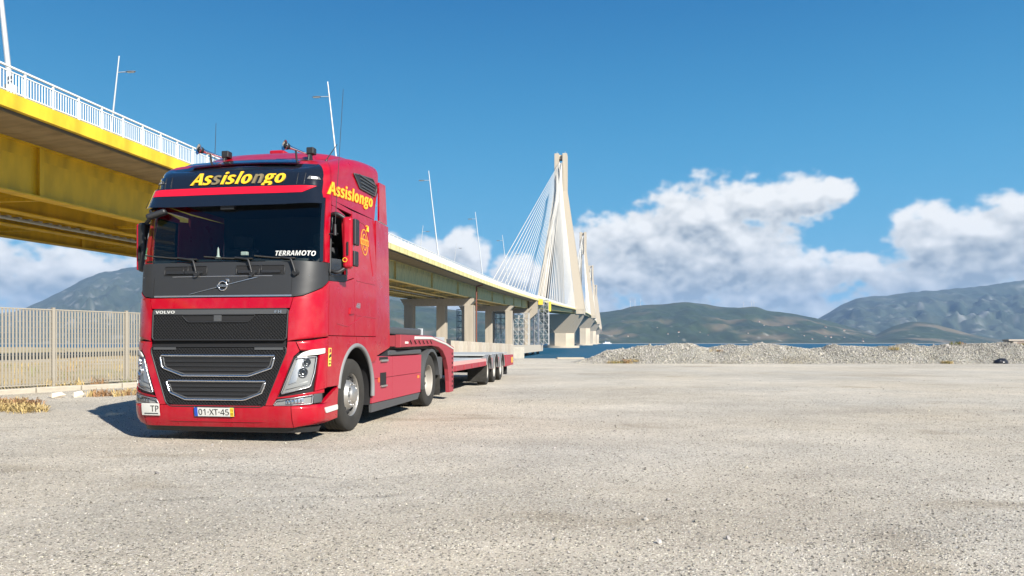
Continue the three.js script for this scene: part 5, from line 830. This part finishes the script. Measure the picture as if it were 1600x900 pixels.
function wheel(parent, x, y, z, R, W, kind, k, rimMat) {
  const w = new THREE.Group(); w.name = 'wheel'; parent.add(w); w.position.set(x, y, z); w.scale.x = k;
  part('tyre', tyreG(R, W), rubber, w);
  const prof = kind === 'steer' ? [[0.60, 0.40], [0.585, 0.42], [0.56, 0.36], [0.545, 0.20], [0.53, 0.16], [0.44, 0.24], [0.36, 0.40], [0.335, 0.46], [0.33, 0.47], [0.26, 0.47], [0.25, 0.50], [0.20, 0.55], [0.185, 0.60], [0.08, 0.62], [0, 0.62]] : [[0.60, 0.42], [0.585, 0.44], [0.56, 0.38], [0.54, 0.10], [0.50, -0.02], [0.42, -0.10], [0.34, -0.12], [0.28, -0.11], [0.27, 0.02], [0.24, 0.10], [0.12, 0.14], [0, 0.14]];
  const rim = part('rim', new THREE.LatheGeometry(prof.map(([a, b]) => new THREE.Vector2(a * R, b * W)), 48).rotateZ(-Math.PI / 2), rimMat, w);
  const hole = new THREE.SphereGeometry(R * 0.082, 12, 8), nut = new THREE.CylinderGeometry(0.014, 0.016, 0.035, 6).rotateZ(-Math.PI / 2), ho = [], nu = [];
  for (let i = 0; i < 10; i++) { const a = i * Math.PI / 5; const [hr, hx, nr, nx] = kind === 'steer' ? [0.455, 0.24, 0.295, 0.49] : [0.45, -0.055, 0.31, -0.09];
    const h = hole.clone(); h.scale(0.8, 1, 1.15); h.translate(hx * W, Math.cos(a) * hr * R, Math.sin(a) * hr * R); ho.push(h); const n = nut.clone(); n.translate(nx * W, Math.cos(a + 0.3) * nr * R, Math.sin(a + 0.3) * nr * R); nu.push(n); }
  part('hand_hole', ho, gap, w); part('wheel_nuts', nu, kind === 'steer' ? chrome : rimMat, w);
  return w;
}
const FW = 0.502; // tyre radius
for (const k of [1, -1]) {
  wheel(truck, k * 1.045, FW - 0.004, -1.45, FW, 0.33, 'steer', k, alu);
  wheel(truck, k * 1.045, FW - 0.004, -5.45, FW, 0.31, 'drive', k, std(0.30, 0.28, 0.25, 0.6, { metalness: 0.2 })); part('inner_tyre', tyreG(FW, 0.30).translate(k * 0.70, FW - 0.004, -5.45), rubber, truck);
  // skirts
  const P = (u, w, o = 0) => V(k * (1.235 + o), w, -u), sk = (pts, mat, n = 'side_skirt', o = 0, th = 0.03) => part(n, panel(P, pts, o, th, 0.12), mat, truck);
  const s1 = sk([[2.13, 0.325], [3.10, 0.325], [3.10, 0.675], [2.13, 0.675]], dustyRed), s2 = sk([[2.13, 0.683], [3.10, 0.683], [3.10, 1.0], [2.45, 1.0], [2.30, 1.02], [2.13, 0.98]], dustyRed); sk([[3.108, 0.325], [4.70, 0.325], [4.735, 0.675], [3.108, 0.675]], dustyRed); sk([[3.108, 0.683], [4.735, 0.683], [4.76, 1.0], [3.108, 1.0]], dustyRed);
  part('step_opening', panel(P, [[2.50, 0.56], [2.78, 0.56], [2.78, 0.76], [2.50, 0.76]], 0.004, 0.003), gap, s1); part('step_tread', box6(-0.02, 0.03, -0.012, 0.012, -0.13, 0.13).translate(k * 1.235, 0.555, -2.64), alu, s1); part('step_opening', panel(P, [[2.46, 0.95], [2.86, 0.95], [2.86, 1.0], [2.46, 1.0]], 0.004, 0.003), gap, s2); part('step_tread', box6(-0.05, 0.03, -0.015, 0.015, -0.16, 0.16).translate(k * 1.235, 0.945, -2.66), alu, s2); part('side_marker', panel(P, [[4.50, 0.585], [4.60, 0.585], [4.60, 0.635], [4.50, 0.635]], 0.008, 0.006), std(0.7, 0.22, 0.02, 0.4), truck); part('side_marker', panel(P, [[2.40, 0.62], [2.47, 0.62], [2.47, 0.69], [2.40, 0.69]], 0.008, 0.006), std(0.6, 0.10, 0.02, 0.4), truck);
  part('side_sill', panel(P, [[2.13, 0.19], [4.55, 0.21], [4.68, 0.315], [2.13, 0.315]], -0.004, 0.04), greyPlastic, truck); part('skirt_backing', box6(k * 0.9, k * 1.19, 0.3, 0.98, -4.65, -2.2), gap, truck);
  part('tank_cover', rbox(0.50, 0.09, 1.9, 0.03, k * 0.98, 1.055, -3.85), greyPlastic, truck);
  // rear fender
  const fa = (r0, r1, a0, a1, x0, x1) => { const sh = []; const n = 26; const g = grid(n, 3, (i, j) => { const a = lerp(a0, a1, i / n) * Math.PI / 180, r = [r0, r1, r1, r0][j], x = [x0, x0, x1, x1][j]; return V(k * x, FW + Math.sin(a) * r, -(5.45 - Math.cos(a) * r)); }); return g; };
  part('rear_fender', [fa(0.545, 0.60, -14, 172, 0.86, 1.245), grid(26, 1, (i, j) => { const a = lerp(-14, 172, i / 26) * Math.PI / 180, r = j ? 0.545 : 0.60; return V(k * 1.247, FW + Math.sin(a) * r, -(5.45 - Math.cos(a) * r)); }), grid(26, 1, (i, j) => { const a = lerp(-14, 172, i / 26) * Math.PI / 180, r = 0.545; return V(k * (j ? 1.245 : 0.55), FW + Math.sin(a) * r, -(5.45 - Math.cos(a) * r)); })], greyPlastic, truck);
  part('mud_flap', box6(-0.3, 0.3, -0.25, 0.25, -0.008, 0.008).translate(k * 0.93, 0.42, -6.10), rubber, truck); part('tail_lamp', rbox(0.30, 0.16, 0.10, 0.02, k * 1.02, 0.66, -6.22), std(0.12, 0.02, 0.02, 0.4), truck);
  part('frame_rail', box6(-0.045, 0.045, 0.72, 0.98, -6.2, -0.9).translate(k * 0.40, 0, 0), gap, truck);
}
part('axle', [bar(V(-0.9, FW, -1.45), V(0.9, FW, -1.45), 0.07), bar(V(-0.9, FW, -5.45), V(0.9, FW, -5.45), 0.10)], gap, truck); part('engine_block', box6(-0.36, 0.36, 0.42, 1.2, -2.5, -0.8), gap, truck);
part('fifth_wheel', new THREE.CylinderGeometry(0.45, 0.45, 0.08, 24).translate(0, 1.06, -5.1), gap, truck); part('chassis_deck', box6(-0.5, 0.5, 0.985, 1.0, -4.6, -2.6), gap, truck);
part('cable_mast', tube([[0.3, 1.0, -2.6], [0.35, 1.7, -2.5], [0.2, 1.5, -2.9], [0.1, 1.35, -3.4]], 0.02, 24), rubber, truck);

// ---------- the low-bed trailer ----------
const KP = V(0, 0, -5.1).applyAxisAngle(V(0, 1, 0), TURN).add(V(-3.63, 0, -9.065));
const tr = thing('low_bed_trailer', 'faded red empty low bed trailer with three axles, coupled behind the cab', 'trailer', null, [KP.x, 0, KP.z], -7.0 * Math.PI / 180);
const greyDeck = std(0.34, 0.36, 0.37, 0.7), plankM = [std(0.30, 0.31, 0.31, 0.85), std(0.36, 0.37, 0.36, 0.85), std(0.26, 0.28, 0.29, 0.85)];
{
  const solid = (pts, x0, x1) => { const g = new THREE.ExtrudeGeometry(new THREE.Shape(pts.map(([u, w]) => new THREE.Vector2(u, w))), { depth: x1 - x0, bevelEnabled: true, bevelThickness: 0.006, bevelSize: 0.006, bevelSegments: 1 }); g.rotateY(Math.PI / 2); g.translate(x0, 0, 0); return g; };   // u along -z
  for (const k of [1, -1]) {
    const xs = k > 0 ? [1.17, 1.25] : [-1.25, -1.17];
    const neck = part('gooseneck', solid([[-1.9, 1.15], [-0.6, 1.16], [0.3, 1.17], [0.9, 1.14], [1.3, 1.06], [1.62, 0.90], [1.84, 0.66], [1.94, 0.40], [1.98, 0.16], [2.36, 0.16], [2.40, 1.12], [1.6, 1.22], [0.3, 1.345], [-1.9, 1.345]], ...xs), fadedRed, tr);
    part('pale_edge', solid([[-1.0, 1.285], [0.3, 1.29], [1.55, 1.18], [2.33, 1.075], [2.33, 1.10], [1.6, 1.205], [0.3, 1.325], [-1.0, 1.325]], k > 0 ? 1.256 : -1.262, k > 0 ? 1.262 : -1.256), white, neck); 
    for (let i = 0; i < 6; i++) part('hook', bar(V(k * 1.27, 1.26, -(-1.35 + i * 0.3)), V(k * 1.27, 1.20, -(-1.30 + i * 0.3 + 0.06)), 0.008), gap, neck);
    part('side_lamp', rbox(0.02, 0.035, 0.16, 0.006, k * 1.262, 1.22, 1.55), std(0.7, 0.66, 0.6, 0.4), neck);
    for (let i = 0; i < 8; i++) part('bolt', rbox(0.02, 0.05, 0.025, 0.004, k * 1.262, 0.28 + i * 0.1, -2.22), gap, neck);
    // low deck side frame
    const fr = part('side_frame', solid([[2.42, 0.585], [7.02, 0.575], [7.02, 0.69], [2.42, 0.70]], ...xs), fadedRed, tr); part('frame_top', solid([[2.42, 0.708], [7.02, 0.698], [7.02, 0.765], [2.42, 0.785]], k > 0 ? 1.15 : -1.25, k > 0 ? 1.25 : -1.15), paleRed, fr);
    for (let i = 0; i < 5; i++) part('stake_pocket', rbox(0.03, 0.115, 0.08, 0.008, k * 1.266, 0.637, -(2.6 + i * 1.05)), fadedRed, fr);
    // wheels with arches
    for (let i = 0; i < 3; i++) {
      const u = 7.55 + 1.42 * i, R = 0.42; wheel(tr, k * 1.06, R - 0.004, -u, R, 0.28, 'drive', k, std(0.36, 0.34, 0.31, 0.55, { metalness: 0.2 }));
      part('wheel_arch', [grid(20, 1, (a, j) => { const q = lerp(8, 172, a / 20) * Math.PI / 180; return V(k * (j ? 1.25 : 0.80), R - 0.04 + Math.sin(q) * 0.49, -(u + Math.cos(q) * 0.54)); }), new THREE.TubeGeometry(new THREE.CatmullRomCurve3(Array.from({ length: 13 }, (_, a) => { const q = lerp(8, 172, a / 12) * Math.PI / 180; return V(k * 1.25, R - 0.04 + Math.sin(q) * 0.49, -(u + Math.cos(q) * 0.54)); })), 30, 0.018, 6, false)], archGrey, tr);
      part('arch_filler', solid([[u + 0.60, 0.44], [u + 0.82, 0.44], [u + 0.80, 0.76], [u + 0.62, 0.76]], k > 0 ? 1.18 : -1.22, k > 0 ? 1.22 : -1.18), fadedRed, tr);
    }
    part('mud_flap', box6(-0.28, 0.28, -0.24, 0.24, -0.008, 0.008).translate(k * 1.0, 0.36, -6.98), rubber, tr);
    part('rear_bolster', solid([[11.25, 0.42], [13.3, 0.42], [13.3, 0.78], [11.25, 0.80]], ...xs), fadedRed, tr); part('rear_lamp', rbox(0.34, 0.14, 0.05, 0.02, k * 0.95, 0.52, -13.36), std(0.4, 0.02, 0.02, 0.4), tr); part('rear_foot', rbox(0.12, 0.34, 0.16, 0.02, k * 1.05, 0.26, -12.6), gap, tr); part('warning_board', rbox(0.03, 0.2, 0.3, 0.01, k * 1.262, 0.60, -12.9), std(0.66, 0.32, 0.05, 0.6), tr);
    part('marker_post', [rbox(0.10, 0.22, 0.05, 0.01, k * 1.12, 1.19, -2.52), box6(-0.015, 0.015, -0.35, 0, -0.015, 0.015).translate(k * 1.1, 1.1, -2.5)], greyPlastic, tr);
    part('landing_leg', [box6(-0.06, 0.06, 0.32, 1.1, -0.06, 0.06).translate(k * 0.9, 0, -1.75), rbox(0.2, 0.04, 0.24, 0.01, k * 0.9, 0.31, -1.75)], gap, tr);
    part('tool_box', rbox(0.34, 0.46, 0.42, 0.03, k * 1.02, 0.70, -1.35), greyPlastic, tr);
  }
  part('neck_deck', box6(-1.16, 1.16, 1.18, 1.335, -1.9, 1.85), greyDeck, tr); part('neck_front', box6(-1.24, 1.24, 1.16, 1.34, 1.86, 1.9), fadedRed, tr); part('neck_ramp', grid(1, 1, (i, j) => V(j ? 1.16 : -1.16, i ? 1.0 : 1.33, i ? -2.4 : -0.9)), greyDeck, tr); part('neck_back', box6(-1.16, 1.16, 0.5, 1.0, -2.40, -2.32), gap, tr);
  const bx = part('deck_locker', rbox(1.9, 0.12, 2.1, 0.03, 0.15, 1.42, 0.95), greyPlastic, tr, 'flat grey locker lying on the gooseneck'); part('clamp', [rbox(0.1, 0.13, 0.06, 0.01, 1.06, 1.425, -0.18), rbox(0.1, 0.13, 0.06, 0.01, 0.86, 1.425, -0.18)], galva, bx);
  for (let i = 0; i < 11; i++) part('deck_plank', rbox(0.198, 0.04, 4.58, 0.006, -1.02 + i * 0.204, 0.772, -4.72), plankM[i % 3], tr);
  part('bed_frame', box6(-1.14, 1.14, 0.60, 0.748, -7.0, -2.41), gap, tr);
  for (let i = 0; i < 8; i++) part('rear_plank', rbox(2.28, 0.04, 0.66, 0.006, 0, 0.86, -7.4 - i * 0.675), plankM[(i + 1) % 3], tr); part('bogie_frame', box6(-0.7, 0.7, 0.5, 0.835, -12.9, -7.05), gap, tr); part('rear_deck', box6(-1.16, 1.16, 0.72, 0.80, -13.2, -12.75), greyDeck, tr);
  for (let i = 0; i < 3; i++) part('axle', bar(V(-1, 0.42, -7.55 - 1.42 * i), V(1, 0.42, -7.55 - 1.42 * i), 0.07), gap, tr);
  part('air_tank', bar(V(-0.5, 0.42, -4.0), V(0.5, 0.42, -4.0), 0.12, 0.12, 18), greyPlastic, tr);
}
renderer.render(scene, camera);
